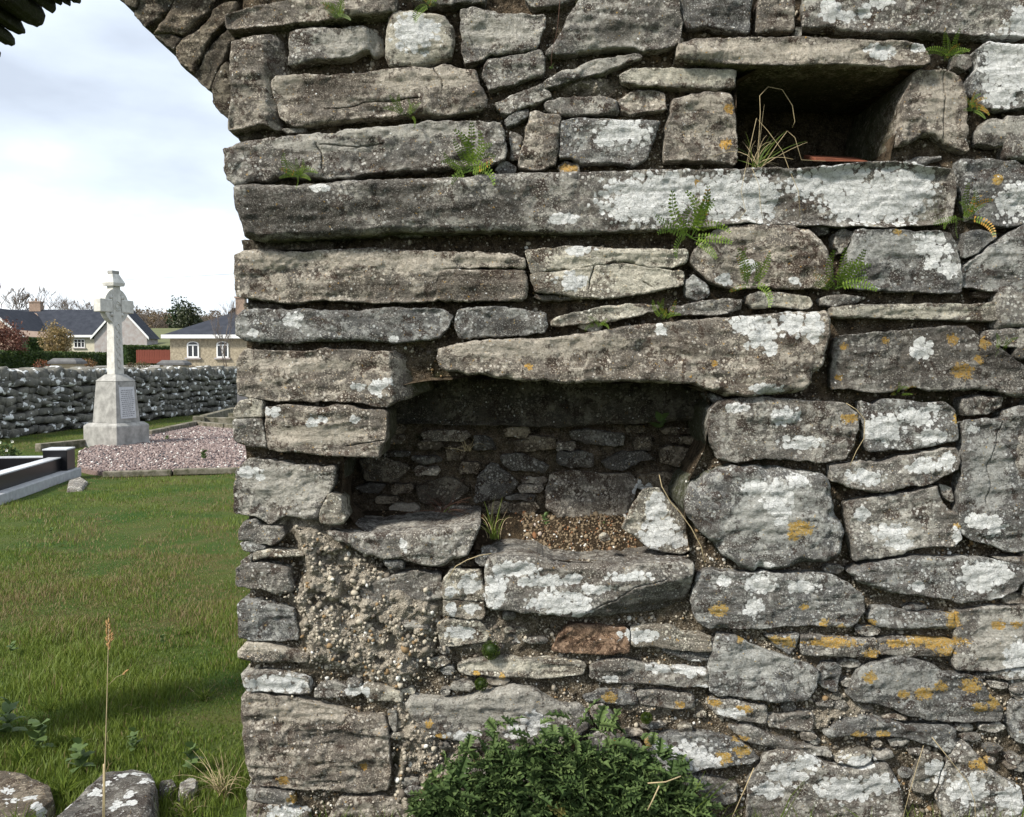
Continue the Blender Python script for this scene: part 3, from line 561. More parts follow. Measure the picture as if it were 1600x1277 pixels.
('D2',[(600,1080),(900,1100),(1050,1140),(1180,1220),(1260,1340),(500,1340)],'n',0,{}),
('D2',[(-250,1150),(0,1000),(300,1040),(450,1200),(400,1340),(-300,1340)],'n',.005,{}),
('D1',[(640,1180),(760,1170),(880,1175),(1000,1215),(1050,1340),(560,1340)],'w',.003,{}),
# arch ring, set back from the face
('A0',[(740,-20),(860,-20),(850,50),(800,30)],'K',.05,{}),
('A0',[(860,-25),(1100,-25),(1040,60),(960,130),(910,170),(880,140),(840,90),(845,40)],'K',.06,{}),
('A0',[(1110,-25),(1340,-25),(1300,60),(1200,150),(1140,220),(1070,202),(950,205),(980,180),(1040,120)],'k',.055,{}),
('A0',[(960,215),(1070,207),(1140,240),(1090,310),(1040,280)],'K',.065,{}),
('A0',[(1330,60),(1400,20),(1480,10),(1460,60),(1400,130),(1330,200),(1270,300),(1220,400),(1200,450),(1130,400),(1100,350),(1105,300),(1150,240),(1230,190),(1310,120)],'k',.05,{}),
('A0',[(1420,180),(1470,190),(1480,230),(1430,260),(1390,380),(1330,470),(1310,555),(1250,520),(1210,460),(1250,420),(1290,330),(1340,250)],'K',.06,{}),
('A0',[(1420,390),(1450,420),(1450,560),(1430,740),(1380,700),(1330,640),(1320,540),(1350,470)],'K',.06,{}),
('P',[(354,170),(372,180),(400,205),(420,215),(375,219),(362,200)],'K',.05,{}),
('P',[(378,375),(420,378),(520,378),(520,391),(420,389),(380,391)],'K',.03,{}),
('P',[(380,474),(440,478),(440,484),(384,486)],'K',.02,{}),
]
MASK = []   # outlines on the face, used to find the joints
for pan, pts, tint, yo, kw in ST:
    px = topx(pan, pts); kw = dict(kw)
    if min(p[0] for p in px) < 400 and 'depth' not in kw: kw['depth'] = .58 - max(yo, 0)
    MASK.append(np.array(px)); add_stone(wall, px, yo, tint, **kw)
# far side of the arch: ring stones seen from below, deep in the opening
for pts in ([(-30,120),(50,190),(90,240),(95,280),(70,295),(30,280),(-30,240)],[(-30,20),(60,90),(115,130),(150,190),(155,215),(120,222),(60,180),(-30,105)],
            [(-30,-40),(200,-40),(280,60),(290,100),(270,150),(230,170),(180,155),(110,115),(40,70),(-30,10)],[(210,-40),(320,-40),(355,60),(330,88),(290,60)],
            [(330,-40),(385,-40),(380,35),(350,20)],[(390,-40),(430,-40),(445,40),(400,20)],[(445,-40),(510,-40),(505,15),(460,10)],[(-30,310),(5,330),(0,355),(-30,345)]):
    wp = [((q := at(a, b, .60)).x, q.z) for a, b in topx('A0', pts)]; add_stone(wall, wp, .30, 'D', depth=.30, step=.012, world=True)  # dark tint puts the shade of the arch soffit into the stone colour
# stones at the back of the lower niche
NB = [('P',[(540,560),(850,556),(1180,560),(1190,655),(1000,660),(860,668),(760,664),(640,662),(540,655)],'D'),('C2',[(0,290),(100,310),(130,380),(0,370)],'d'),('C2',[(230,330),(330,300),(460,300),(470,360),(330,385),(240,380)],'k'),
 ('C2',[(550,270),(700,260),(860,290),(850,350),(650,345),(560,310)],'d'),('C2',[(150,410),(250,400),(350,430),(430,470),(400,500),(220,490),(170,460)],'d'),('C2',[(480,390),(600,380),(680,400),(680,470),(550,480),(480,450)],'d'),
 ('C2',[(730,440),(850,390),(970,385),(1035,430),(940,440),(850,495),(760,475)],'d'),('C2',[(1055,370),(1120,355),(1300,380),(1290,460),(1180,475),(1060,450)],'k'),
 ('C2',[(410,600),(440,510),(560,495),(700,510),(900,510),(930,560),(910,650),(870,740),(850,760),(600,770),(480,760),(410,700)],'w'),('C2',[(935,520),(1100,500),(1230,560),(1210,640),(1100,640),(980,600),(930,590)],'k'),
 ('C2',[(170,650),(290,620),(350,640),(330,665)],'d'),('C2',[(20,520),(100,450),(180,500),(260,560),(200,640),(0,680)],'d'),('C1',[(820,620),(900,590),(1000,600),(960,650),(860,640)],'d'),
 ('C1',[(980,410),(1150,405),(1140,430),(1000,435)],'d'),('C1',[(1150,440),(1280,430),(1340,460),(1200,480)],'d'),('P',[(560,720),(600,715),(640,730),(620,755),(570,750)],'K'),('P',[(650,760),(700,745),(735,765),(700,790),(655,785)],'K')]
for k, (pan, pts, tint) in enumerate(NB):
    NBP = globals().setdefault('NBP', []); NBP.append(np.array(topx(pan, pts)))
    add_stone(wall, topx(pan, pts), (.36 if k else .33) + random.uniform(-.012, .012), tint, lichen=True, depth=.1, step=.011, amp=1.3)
made = 0
for _ in range(4000):       # thin flat stones that fill the back of the lower niche
    if made > 46: break
    a, b = RNG.uniform(575, 1085), RNG.uniform(668, 800); w_, h_ = RNG.uniform(14, 52), RNG.uniform(5, 12)
    E = np.array([(a - w_, b - h_ * .4), (a - w_ * .7, b - h_), (a, b - h_ * RNG.uniform(.7, 1)), (a + w_ * .8, b - h_), (a + w_, b), (a + w_ * .7, b + h_), (a - w_ * .2, b + h_ * .9), (a - w_ * .85, b + h_)])
    T_ = np.concatenate([E, [[a, b], [a - w_ / 2, b], [a + w_ / 2, b]]])
    if any(inside(T_, m_).any() for m_ in NBP) or any(inside(m_.astype(float), E).any() for m_ in NBP): continue
    NBP.append(E); add_stone(wall, [tuple(p) for p in E], .365 + RNG.uniform(-.02, .02), 'kdkw'[RNG.integers(4)], depth=.09, step=.010, edge=.006); made += 1
# ---------------------------------------------------------------- mortar, grit, niches, body of the wall
LN = [(604,606),(690,590),(1100,602),(1112,640),(1105,700),(1078,750),(1070,800),(1080,870),(1060,884),(760,874),(745,860),(740,870),(690,868),(640,872),(560,832),(532,800),(535,715),(600,700)]
UN = [(1152,100),(1440,104),(1425,130),(1400,225),(1396,262),(1152,262)]
WALLP = [(378,188),(374,290),(386,375),(376,480),(378,560),(376,640),(376,720),(382,860),(382,1000),(388,1380),(1950,1380),(1950,-210),(500,-190),(330,-130),(180,-110),(205,-40),(232,0),(262,45),(305,85),(345,150),(366,180)]
def w2(px, Y=0): return np.array([((q := at(a, b, Y)).x, q.z) for a, b in px])
WP, LNW, UNW = w2(WALLP), w2(LN), w2(UN)
ZB = -.15
def pxof(x, z):   # face-plane point -> photo pixel (vectorised)
    c, s = math.cos(PITCH), math.sin(PITCH); dy = 3.0; dz = z - 1.6
    f = dy * c - dz * s; u = dz * c + dy * s
    return 800 + x / f * F, 638.5 - u / f * F
g = .0075; xs = np.arange(WP[:, 0].min(), WP[:, 0].max(), g); zs = np.arange(ZB, WP[:, 1].max(), g)
X, Z = np.meshgrid(xs, zs); nz_, nx_ = X.shape; P2 = np.stack([X.ravel(), Z.ravel()], 1)
okm = inside(P2, WP) & ~inside(P2, LNW) & ~inside(P2, UNW)
PX, PY = pxof(P2[:, 0], P2[:, 1])
GRIT = np.array([(432,800),(500,815),(560,868),(600,892),(640,890),(700,945),(690,975),(680,1030),(640,1075),(690,1150),(730,1180),(700,1300),(610,1300),(618,1150),(600,1075),(560,1060),(470,1045),(455,960),(440,940),(470,900),(455,860)])
PPX = np.stack([PX, PY], 1)
low = np.clip((PY - 850) / 130, 0, 1)
prd = np.zeros(len(PX)); ing = inside(PPX, GRIT)
gd = segdist(PPX[ing], GRIT.astype(float), np.roll(GRIT, -1, 0).astype(float)); prd[ing] = np.clip(gd / 22, 0, 1)
for (a, b, rx, ry) in ((760,1000,60,28),(860,190,30,12),(925,130,50,16),(780,110,30,14),(1040,1110,60,14),(1330,1120,60,30),(1290,1130,40,20),(470,820,60,30),(690,1190,60,60)):
    prd = np.maximum(prd, np.clip(1.3 - np.sqrt(((PX - a) / rx) ** 2 + ((PY - b) / ry) ** 2), 0, 1) * .55)
P3 = np.stack([P2[:, 0], P2[:, 1], np.zeros(len(PX))], 1)
rec = .056 * (1 - low) + .034 * low + fbm(P3 * 5, 3) * .018
rec = rec + .10 * np.clip((372 - PX) / 14, 0, 1) * (PY < 225)
Ym = rec * (1 - prd) + (-.004) * prd + fbm(P3 * 26, 3) * (.014 + .012 * prd) + fbm(P3 * 75 + 3, 2, .6) * (.008 + .006 * prd)
Ym = np.maximum(Ym, -.026); vv_ = fbm(P3 * 17 + 8, 3); Ym = Ym + prd * .035 * np.clip((vv_ - .16) / .12, 0, 1)
pos = np.where(PX > 1640, .03 + 0 * Ym, Ym)
V = np.stack([P2[:, 0], Ym, P2[:, 1]], 1)
id_ = np.arange(nz_ * nx_).reshape(nz_, nx_); ok2 = okm.reshape(nz_, nx_)
q = ok2[:-1, :-1] & ok2[1:, :-1] & ok2[:-1, 1:] & ok2[1:, 1:]
Fq = np.stack([id_[:-1, :-1][q], id_[:-1, 1:][q], id_[1:, 1:][q], id_[1:, :-1][q]], 1)
used, inv = np.unique(Fq, return_inverse=True)
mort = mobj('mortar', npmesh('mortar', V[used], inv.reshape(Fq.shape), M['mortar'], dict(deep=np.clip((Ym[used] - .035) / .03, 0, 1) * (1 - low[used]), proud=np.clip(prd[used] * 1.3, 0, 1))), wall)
def prism(name, poly, Y0, Y1, mat, parent, caps=(True, True)):
    n = len(poly); V = [(x, Y0, z) for x, z in poly] + [(x, Y1, z) for x, z in poly]; f = []
    for i in range(n): j = (i + 1) % n; f.append((i, j, j + n, i + n))
    me = npmesh(name, V, f, mat, smooth=False); bm_ = None
    tri = delaunay_2d_cdt([Vector(p) for p in poly], [(i, (i + 1) % n) for i in range(n)], [], 1, 1e-6, True)
    if len(tri[0]) == n:
        ff = list(f); pa_ = np.array(poly); tk = [tuple(t) for t in tri[2] if inside(pa_[list(t)].mean(0)[None], pa_)[0]]
        if caps[0]: ff += tk
        if caps[1]: ff += [tuple(i + n for i in t)[::-1] for t in tk]
        me = npmesh(name, V, ff, mat, smooth=False)
    return mobj(name, me, parent)
# niche linings
def lining(name, poly, Yb, sc):
    O = resample(chaikin(poly, .15), .02); n = len(O); cen = O.mean(0); V = []; ys = np.linspace(-.0, Yb, 12); f = []
    for k, y in enumerate(ys):
        s_ = 1 + .05 * min(1, k / 3); L_ = cen + (O - cen) * s_ * (1 - (1 - sc) * y / Yb)
        nn = fbm(np.stack([O[:, 0] * 14, O[:, 1] * 14, np.full(n, y * 14)], 1), 3) * .012
        V += [(a + d, y + .02, b + d) for (a, b), d in zip(L_, nn)]
    for k in range(11):
        for i in range(n):
            j = (i + 1) % n; f.append((k * n + i, (k + 1) * n + i, (k + 1) * n + j, k * n + j))
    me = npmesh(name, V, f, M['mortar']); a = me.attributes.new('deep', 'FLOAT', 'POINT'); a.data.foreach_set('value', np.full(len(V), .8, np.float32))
    mobj(name, me, wall)
    bx0, bz0 = O.min(0) - .08; bx1, bz1 = O.max(0) + .08; gx, gz = np.meshgrid(np.arange(bx0, bx1, .014), np.arange(bz0, bz1, .014)); sh = gx.shape
    pp = np.stack([gx.ravel(), gz.ravel(), np.full(gx.size, 4.4)], 1); yy = Yb + .005 + fbm(pp * [12, 12, 1], 4) * .02
    ii = np.arange(gx.size).reshape(sh); ff = np.stack([ii[:-1, :-1], ii[:-1, 1:], ii[1:, 1:], ii[1:, :-1]], -1).reshape(-1, 4)
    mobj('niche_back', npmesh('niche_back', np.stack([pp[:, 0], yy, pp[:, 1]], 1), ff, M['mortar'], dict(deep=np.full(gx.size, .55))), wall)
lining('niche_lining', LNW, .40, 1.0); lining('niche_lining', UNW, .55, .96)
# sides and back of the wall body
prism('wall_core', WP, .09, .60, M['mortar'], wall, (False, True))
LB2 = w2([(-172,-30),(-60,-85),(60,-105),(200,-110),(140,-60),(90,-25),(50,-2),(15,20),(-20,40),(-80,130),(-110,300),(-126,1400),(-172,1400),(-172,100)], .60)
prism('wall_core', LB2, .34, .60, M['mortar'], wall)
# plain courses outside the picture, joined
Vs, Fs, As, nn = [], [], [], 0
def filler(x0, x1, y0, y1, keep=lambda a, b: True):
    global nn
    y = y0
    while y < y1:
        h = random.uniform(45, 95); x = x0 + random.uniform(-60, 0)
        while x < x1:
            w_ = random.uniform(70, 240); j = lambda: random.uniform(-7, 7)
            if keep(x, y) and keep(x + w_, y + h) and keep(x, y + h) and keep(x + w_, y):
                px = [(x + 5 + j(), y + 5 + j()), (x + w_ / 2, y + 4 + j()), (x + w_ - 5 + j(), y + 5 + j()), (x + w_ - 5 + j(), y + h - 5 + j()), (x + w_ / 2, y + h - 4 + j()), (x + 5 + j(), y + h - 5 + j())]
                V, f, a = stone_mesh(px, random.uniform(-.015, .01), step=.03, depth=.12, edge=.02)
                Vs.append(V); Fs.append(f + nn); As.append(a); nn += len(V)
            x += w_
        y += h
filler(1618, 1900, -190, 1330); filler(250, 1600, -195, -75, lambda a, b: b < -14)
yq = 210
while yq < 1390:
    hq = random.uniform(35, 85); V, f, a = stone_mesh([((q := at(a_, b_, .6)).x, q.z) for a_, b_ in [(-178, yq + 3), (-150, yq + 1), (-124 + random.uniform(-4, 4), yq + 3), (-122 + random.uniform(-4, 4), yq + hq - 3), (-150, yq + hq), (-177, yq + hq - 3)]], .32, step=.02, depth=.3, edge=.012, world=True)
    Vs.append(V); Fs.append(f + nn); As.append(a); nn += len(V); yq += hq
o = mobj('outer_stone', npmesh('outer_stone', np.concatenate(Vs), np.concatenate(Fs), M['stone'], {k: np.concatenate([a[k] for a in As]) for k in As[0]}), wall)
o['kind'] = 'stuff'; o['tint'] = [1, 1, 1, 1.0]

# small chinking stones wedged in the lower joints
made = 0; gal = []
for _ in range(6000):
    if made >= 70: break
    a, b = RNG.uniform(620, 1600), RNG.uniform(150, 1260); b = b if RNG.uniform() < .25 else RNG.uniform(880, 1260)
    rx, ry = RNG.uniform(8, 24), RNG.uniform(4.5, 8.5); th = np.linspace(0, 6.28, 9)[:-1] + RNG.uniform(-.25, .25, 8); rr = RNG.uniform(.75, 1.1, 8)
    E = np.stack([a + rx * rr * np.cos(th), b + ry * rr * np.sin(th)], 1); T_ = np.concatenate([E, [[a, b]]])
    if inside(T_, np.array(LN, float)).any() or inside(T_, np.array(UN, float)).any(): continue
    bad = sum(int(inside(T_, m_).sum()) for m_ in MASK if abs(m_[:, 0].mean() - a) < 700 and m_[:, 1].min() < b + 12 and m_[:, 1].max() > b - 12)
    if bad > 1: continue
    MASK.append(E); add_stone(wall, [tuple(p) for p in E], RNG.uniform(.0, .018) + (.02 if b < 850 else 0), 'nlgwn'[RNG.integers(5)], edge=.005, depth=.06); made += 1
# grit: pebbles of the old mortar, real stones in one mesh
phi = (1 + 5 ** .5) / 2
IV = np.array([(-1,phi,0),(1,phi,0),(-1,-phi,0),(1,-phi,0),(0,-1,phi),(0,1,phi),(0,-1,-phi),(0,1,-phi),(phi,0,-1),(phi,0,1),(-phi,0,-1),(-phi,0,1)]) / math.sqrt(1 + phi * phi)
IF = np.array([(0,11,5),(0,5,1),(0,1,7),(0,7,10),(0,10,11),(1,5,9),(5,11,4),(11,10,2),(10,7,6),(7,1,8),(3,9,4),(3,4,2),(3,2,6),(3,6,8),(3,8,9),(4,9,5),(2,4,11),(6,2,10),(8,6,7),(9,8,1)])
def pebbles(name, C, r, mat, parent, squash=.75):
    n = len(C); a = RNG.uniform(0, 6.28, n); b = RNG.uniform(0, 6.28, n)
    S = np.stack([RNG.uniform(.8, 1.35, n), RNG.uniform(.7, 1.1, n), RNG.uniform(.6, 1.0, n) * squash / .75], 1)
    v = IV[None] * (1 + RNG.uniform(-.22, .22, (n, 12, 1))) * S[:, None, :]
    ca, sa = np.cos(a)[:, None], np.sin(a)[:, None]; x = v[..., 0] * ca - v[..., 2] * sa; z = v[..., 0] * sa + v[..., 2] * ca
    cb, sb = np.cos(b)[:, None], np.sin(b)[:, None]; x2 = x * cb - v[..., 1] * sb; y2 = x * sb + v[..., 1] * cb
    V = np.stack([x2, y2, z], -1) * r[:, None, None] + C[:, None, :]
    Fc = (IF[None] + (np.arange(n) * 12)[:, None, None]).reshape(-1, 3)
    o = mobj(name, npmesh(name, V.reshape(-1, 3), Fc, mat, dict(shade=np.repeat(RNG.uniform(0, 1, n), 12)), smooth=False), parent)
    o['kind'] = 'stuff'; return o
NP = 90000
c = np.stack([RNG.uniform(380, 1615, NP), RNG.uniform(-10, 1300, NP)], 1)
gap = np.ones(NP, bool)
for m_ in MASK:
    bb = (c[:, 0] > m_[:, 0].min()) & (c[:, 0] < m_[:, 0].max()) & (c[:, 1] > m_[:, 1].min()) & (c[:, 1] < m_[:, 1].max()) & gap
    idx = np.where(bb)[0]
    if len(idx): gap[idx[inside(c[idx], m_)]] = False
gap &= ~inside(c, np.array(LN, float)) & ~inside(c, np.array(UN, float)); gap &= (c[:, 0] > 385) | (c[:, 1] < 0)
ing = inside(c, GRIT.astype(float)); dens = np.where(c[:, 1] > 850, .8, .25) * (1 + .2 * ing) * np.clip(1 + 2.2 * fbm(np.stack([c[:, 0] / 22, c[:, 1] / 22, c[:, 0] * 0 + 4], 1), 3), .15, 1.3)
hal = (RNG.uniform(0, 1, NP) < .10) & (c[:, 0] < 720) & (c[:, 1] > 880)        # grit crusted over the lower left stones
hal &= fbm(np.stack([c[:, 0] / 30, c[:, 1] / 30, c[:, 0] * 0], 1), 3) > .08
sel = (gap & (RNG.uniform(0, 1, NP) < dens)) | hal
sel &= ~((inside(c, np.array(LN, float))) | (inside(c, np.array(UN, float))))
c = c[sel]; hal = hal[sel]; ing = ing[sel]; ray_ = w2(c); 
gi = np.clip(((ray_[:, 0] - xs[0]) / g).astype(int), 0, nx_ - 1); gj = np.clip(((ray_[:, 1] - zs[0]) / g).astype(int), 0, nz_ - 1)
r = r_scale = 1.0; yy = Ym.reshape(nz_, nx_)[gj, gi]; yy = np.where(hal & (yy > .015), -.004, yy)
r = .0016 + .0042 * RNG.uniform(0, 1, len(c)) ** 1.8 + (RNG.uniform(0, 1, len(c)) > .95) * RNG.uniform(.002, .007, len(c))
r = r * (1 + .45 * ing)
pebbles('mortar_grit', np.stack([ray_[:, 0], yy - r * .2, ray_[:, 1]], 1), r, M['grit'], wall)

# soil floor of the lower niche and its gravel
gx, gy = np.meshgrid(np.arange(-.60, .64, .012), np.arange(.02, .44, .012)); sh = gx.shape
pp = np.stack([gx.ravel() * 9, gy.ravel() * 9, np.full(gx.size, 2.)], 1)
tt = np.clip((gy.ravel() - .17) / .20, 0, 1); zf = .895 + .13 * tt * tt * (3 - 2 * tt) + .03 * np.clip(-gx.ravel() - .1, 0, 1) + fbm(pp, 4) * .014
ii = np.arange(gx.size).reshape(sh); ff = np.stack([ii[:-1, :-1], ii[:-1, 1:], ii[1:, 1:], ii[1:, :-1]], -1).reshape(-1, 4)
soil = mobj('niche_soil', npmesh('niche_soil', np.stack([gx.ravel(), gy.ravel(), zf], 1), ff, M['soil'])); tag(soil, 'dark loose soil lying on the floor of the lower niche', 'soil', kind='stuff')
n = 1500; cx = RNG.uniform(.04, .46, n); cy = RNG.uniform(.20, .38, n); n2 = 250
cx = np.concatenate([cx, RNG.uniform(-.5, .1, n2)]); cy = np.concatenate([cy, RNG.uniform(.22, .38, n2)])
gi = np.clip(((cx + .60) / .012).astype(int), 0, sh[1] - 1); gj = np.clip(((cy - .02) / .012).astype(int), 0, sh[0] - 1)
r = RNG.uniform(.002, .006, len(cx)) + (RNG.uniform(0, 1, len(cx)) > .97) * .006
tq = np.clip((cy - .17) / .20, 0, 1); zq = .895 + .13 * tq * tq * (3 - 2 * tq) + .03 * np.clip(-cx - .1, 0, 1) + fbm(np.stack([cx * 9, cy * 9, cx * 0 + 2.], 1), 4) * .014
tag(pebbles('niche_gravel', np.stack([cx, cy, zq + r * .3], 1), r, pebble_material('brown gravel', (.22, .17, .11), (.075, .05, .03), (.20, .10, .05)), None),
    'small brown gravel on the floor of the lower niche', 'gravel')

# loose stones
def loose(name, px, Yf, tint, label, cat='stone', **kw):
    o = add_stone(None, px, Yf, tint, name, **kw); tag(o, label, cat); return o
loose('loose_rock', topx('C2', [(850,800),(900,700),(960,600),(1000,588),(1050,590),(1100,650),(1180,730),(1250,870),(1290,930),(1180,965),(1050,945),(1000,935),(940,890),(845,815)]), .06, 'l',
      'pale pointed loose rock leaning at the right end of the lower niche', 'rock', depth=.09, back=.75, cuts=[(1088,862,1030,762,.9)])
loose('pebble', topx('C2', [(715,860),(740,848),(775,858),(780,885),(750,897),(720,885)]), .08, 'l', 'white pebble on the gravel in front of the pointed rock', 'pebble', depth=.03, step=.005, back=.7)
loose('slate_chip', topx('C2', [(15,985),(60,975),(92,990),(80,1030),(40,1035),(15,1010)]), -.01, 'g', 'small grey slate chip wedged between the two sill slabs', 'chip', depth=.03, step=.006)
loose('slate_chip', topx('C2', [(45,935),(90,930),(135,945),(100,985),(50,970)]), .02, 'g', 'grey slate chip lying behind another chip between the sill slabs', 'chip', depth=.03, step=.006)
tile = MB(); a, b = at(1270, 251, .12), at(1342, 246, .22)
tile.add([(a.x, .10, a.z - .008), (b.x, .12, a.z - .004), (b.x + .02, .26, b.z + .006), (a.x + .01, .25, b.z + .0), (a.x, .10, a.z + .006), (b.x - .03, .14, a.z + .006), (b.x - .01, .26, b.z + .010), (a.x + .01, .25, b.z + .016)],
         [(3, 2, 1, 0), (4, 5, 6, 7), (0, 1, 5, 4), (1, 2, 6, 5), (2, 3, 7, 6), (3, 0, 4, 7)])
tag(tile.build('broken_tile', plain('terracotta', (.22, .075, .04), .8, .4, 20, .003), None, bevel=.003), 'broken piece of red clay tile on the floor of the upper niche', 'tile')
# moss cushions
def cushion(px, py, rx, ry, label):
    c_ = at(px, py, -.01); n = 900; u = RNG.normal(size=(n, 3)); u /= np.linalg.norm(u, axis=1)[:, None]
    sc_ = np.array([rx, .8 * (rx + ry) / 2, ry]) * 3 / F; u = u[u[:, 1] < .3]; n = len(u); P = u * sc_ * (1 + .12 * fbm(u * 3 + px, 2)[:, None])
    d = u + RNG.normal(size=u.shape) * .3; d /= np.linalg.norm(d, axis=1)[:, None]; s_ = np.cross(d, RNG.normal(size=d.shape)); s_ /= np.linalg.norm(s_, axis=1)[:, None]
    V = np.stack([P - s_ * .0012, P + s_ * .0012, P + d * .005], 1).reshape(-1, 3); Fc = np.arange(n * 3).reshape(-1, 3)
    ico = IV * sc_ * .97; V = np.concatenate([V, ico]); Fc = np.concatenate([Fc, IF + n * 3])
    o = mobj('moss_cushion', npmesh('moss_cushion', V, Fc, M['leafmoss'], dict(shade=np.concatenate([np.repeat(RNG.uniform(0, 1, n), 3), np.zeros(12)])), smooth=False)); o.location = c_; tag(o, label, 'moss')
M['leafmoss'] = leaf_material('moss', (.02, .04, .004), (.09, .13, .015))
cushion(767, 1016, 13, 14, 'round green moss cushion left of the brown brick-like stone')
cushion(752, 1069, 9, 9, 'small dark moss cushion below the larger moss cushion')
cushion(1010, 1122, 8, 8, 'small moss cushion in the gritty joint above the white-blotched stone')

# ---------------------------------------------------------------- plants in the joints
def frond_mesh(L, curl, side, dead=0.0):
    """spleenwort frond: rachis with paired leaflets; grows along +z then bends over"""
    n = int(L / .0078); pts = []; ang = RNG.uniform(.05, .35); p = np.zeros(3)
    V = []; Fc = []; sh_ = []
    for i in range(n):
        t = i / n; a = ang + curl * t; d = np.array([side * math.sin(a), -.35 * t, math.cos(a)]); d /= np.linalg.norm(d); p = p + d * L / n
        nr = np.array([d[2], 0, -d[0]]); nr /= np.linalg.norm(nr); wq = .0125 * (math.sin(math.pi * min(1, .18 + t * .82)) ** .6) * (L / .11) ** .4
        s0 = RNG.uniform(.2, .8) * (1 - dead) + dead * RNG.uniform(.7, 1)
        for sg in (-1, 1):
            if i < 2: continue
            b = len(V); q = p + nr * sg * wq; h = d * .0027
            V += [p - h * .4, p + nr * sg * wq * .55 + h * 1.25 + np.array([0, -.001, 0]), q + h * .5, p + nr * sg * wq * .6 - h * .9]; Fc += [(b, b + 3, b + 2, b + 1)]; sh_ += [s0] * 4
        b = len(V); V += [p - nr * .0006, p + nr * .0006, p + nr * .0006 - d * L / n, p - nr * .0006 - d * L / n]; Fc += [(b, b + 1, b + 2, b + 3)]; sh_ += [.1] * 4
    return npmesh('frond', np.array(V), np.array(Fc), M['fern'], dict(shade=sh_), smooth=False)
FM = [frond_mesh(.11, RNG.uniform(.3, 1.9), s_, 1.0 if k == 5 else 0) for k in range(6) for s_ in (-1, 1)]
def fern(px, py, size, spread, n, label, lean=0, Y=-.01, dead=.1):
    size *= 1.32
    c_ = at(px, py, Y); t = empty('fern', c_); tag(t, label, 'fern', 'ferns growing in the wall joints')
    for i in range(n):
        f_ = mobj('frond', FM[-1 - RNG.integers(2)] if RNG.uniform() < dead else FM[RNG.integers(10)], t)
        f_.location = (RNG.uniform(-.014, .014), RNG.uniform(-.035, -.02), RNG.uniform(-.006, .006))
        a = lean + spread * ((i + .5) / n * 2 - 1) + RNG.uniform(-.2, .2); s_ = size / .11 * RNG.uniform(.8, 1.4); f_.scale = (s_, s_, s_)
        f_.rotation_euler = (RNG.uniform(.1, .6), a, RNG.uniform(-.5, .5))
fern(735, 268, .085, 1.9, 15, 'large green and yellow fern drooping in the joint above the long slab', dead=.3)
fern(472, 280, .055, 1.7, 10, 'dark fern in the left end of the joint above the long slab')
fern(640, 185, .045, 1.6, 7, 'small fern under the second long stone near the top left')
fern(1078, 372, .095, 1.7, 13, 'large arching green fern below the white-lichened part of the long slab', dead=.05)
fern(1170, 447, .075, 1.6, 9, 'bright fern beside the round stone left of centre right')
fern(1303, 452, .085, 1.0, 11, 'upright fern standing in the joint between two grey blocks', dead=.1)
fern(1500, 345, .065, 1.6, 11, 'yellowing fern under the right end of the long slab', dead=.4)
fern(1475, 98, .055, .7, 9, 'fern hanging at the right end of the upper niche lintel', dead=.2)
fern(1512, 175, .04, 1.6, 8, 'reddish fern remains in the joint right of the upper niche', dead=.8)
fern(1038, 498, .04, 1.2, 8, 'small brownish fern in the joint above the big lintel', dead=.4)
fern(530, 33, .045, 1.7, 9, 'thin fern under the topmost long stone', dead=.1)
fern(676, 14, .05, 1.8, 11, 'fern with orange fronds at the very top of the wall', dead=.4)
fern(1400, 615, .03, 1.2, 6, 'tiny fern below the dark slab near the right edge', dead=.3)
fern(1555, 548, .035, 1.3, 5, 'tiny pale fern above the dark slab at the right edge')
fern(930, 512, .03, 1.5, 6, 'tiny low fern left in the joint above the big lintel')
# grass tufts: blade ribbons
def ribbon(pts, w0, w1=0.0006, up=None):
    pts = np.array(pts); n = len(pts); d = np.gradient(pts, axis=0); s_ = np.cross(d, np.array(up or (0, 1, .2))); s_ /= np.maximum(np.linalg.norm(s_, axis=1), 1e-9)[:, None]
    w_ = np.linspace(w0, w1, n)[:, None]; V = np.concatenate([pts - s_ * w_, pts + s_ * w_]); f = [(i, i + 1, n + i + 1, n + i) for i in range(n - 1)]
    return V, f
def blade(L, lean, az, droop, w0=.0022, n=7):
    t = np.linspace(0, 1, n); h = L * t * math.cos(lean) - droop * L * t ** 2.2; o_ = L * t * math.sin(lean) + droop * .5 * L * t ** 2
    return ribbon(np.stack([o_ * math.cos(az), o_ * math.sin(az), h], 1), w0, .0003, (-math.sin(az) + .3, math.cos(az), .2))
def tuft(name, loc, n, L, label, cat='grass tuft', mat='grass', dry=0, spread=.7, w0=.0022, drymat='straw', dL=1.3, parent=None, azr=(3.3, 6.1)):
    t = empty(name, loc); tag(t, label, cat)
    for nm, cnt, mt, LL in (('blades', n, mat, L), ('dry_stalks', dry, drymat, L * dL)):
        if not cnt: continue
        Vv, Ff, S_, b = [], [], [], 0
        for i in range(cnt):
            V, f = blade(LL * RNG.uniform(.5, 1.1), RNG.uniform(0, spread), RNG.uniform(*azr), RNG.uniform(.05, .75) if nm == 'dry_stalks' else RNG.uniform(0, .45), w0 if nm == 'blades' else w0 * .55)
            V = V + np.array([RNG.normal(0, .012), RNG.normal(0, .008), 0]); Vv.append(V); Ff += [tuple(k + b for k in q) for q in f]; b += len(V); S_ += [RNG.uniform(0, .9)] * len(V)
        mobj(nm, npmesh(nm, np.concatenate(Vv), np.array(Ff), M[mt], dict(shade=S_), smooth=True), t)
    return t
tuft('grass_tuft', at(1180, 262, .01), 16, .17, 'grass tuft with dry curled stalks growing at the left of the upper niche', dry=20, spread=1.1, azr=(0, 6.28))
g2 = MB()   # the long dry stalk that arches over in the upper niche
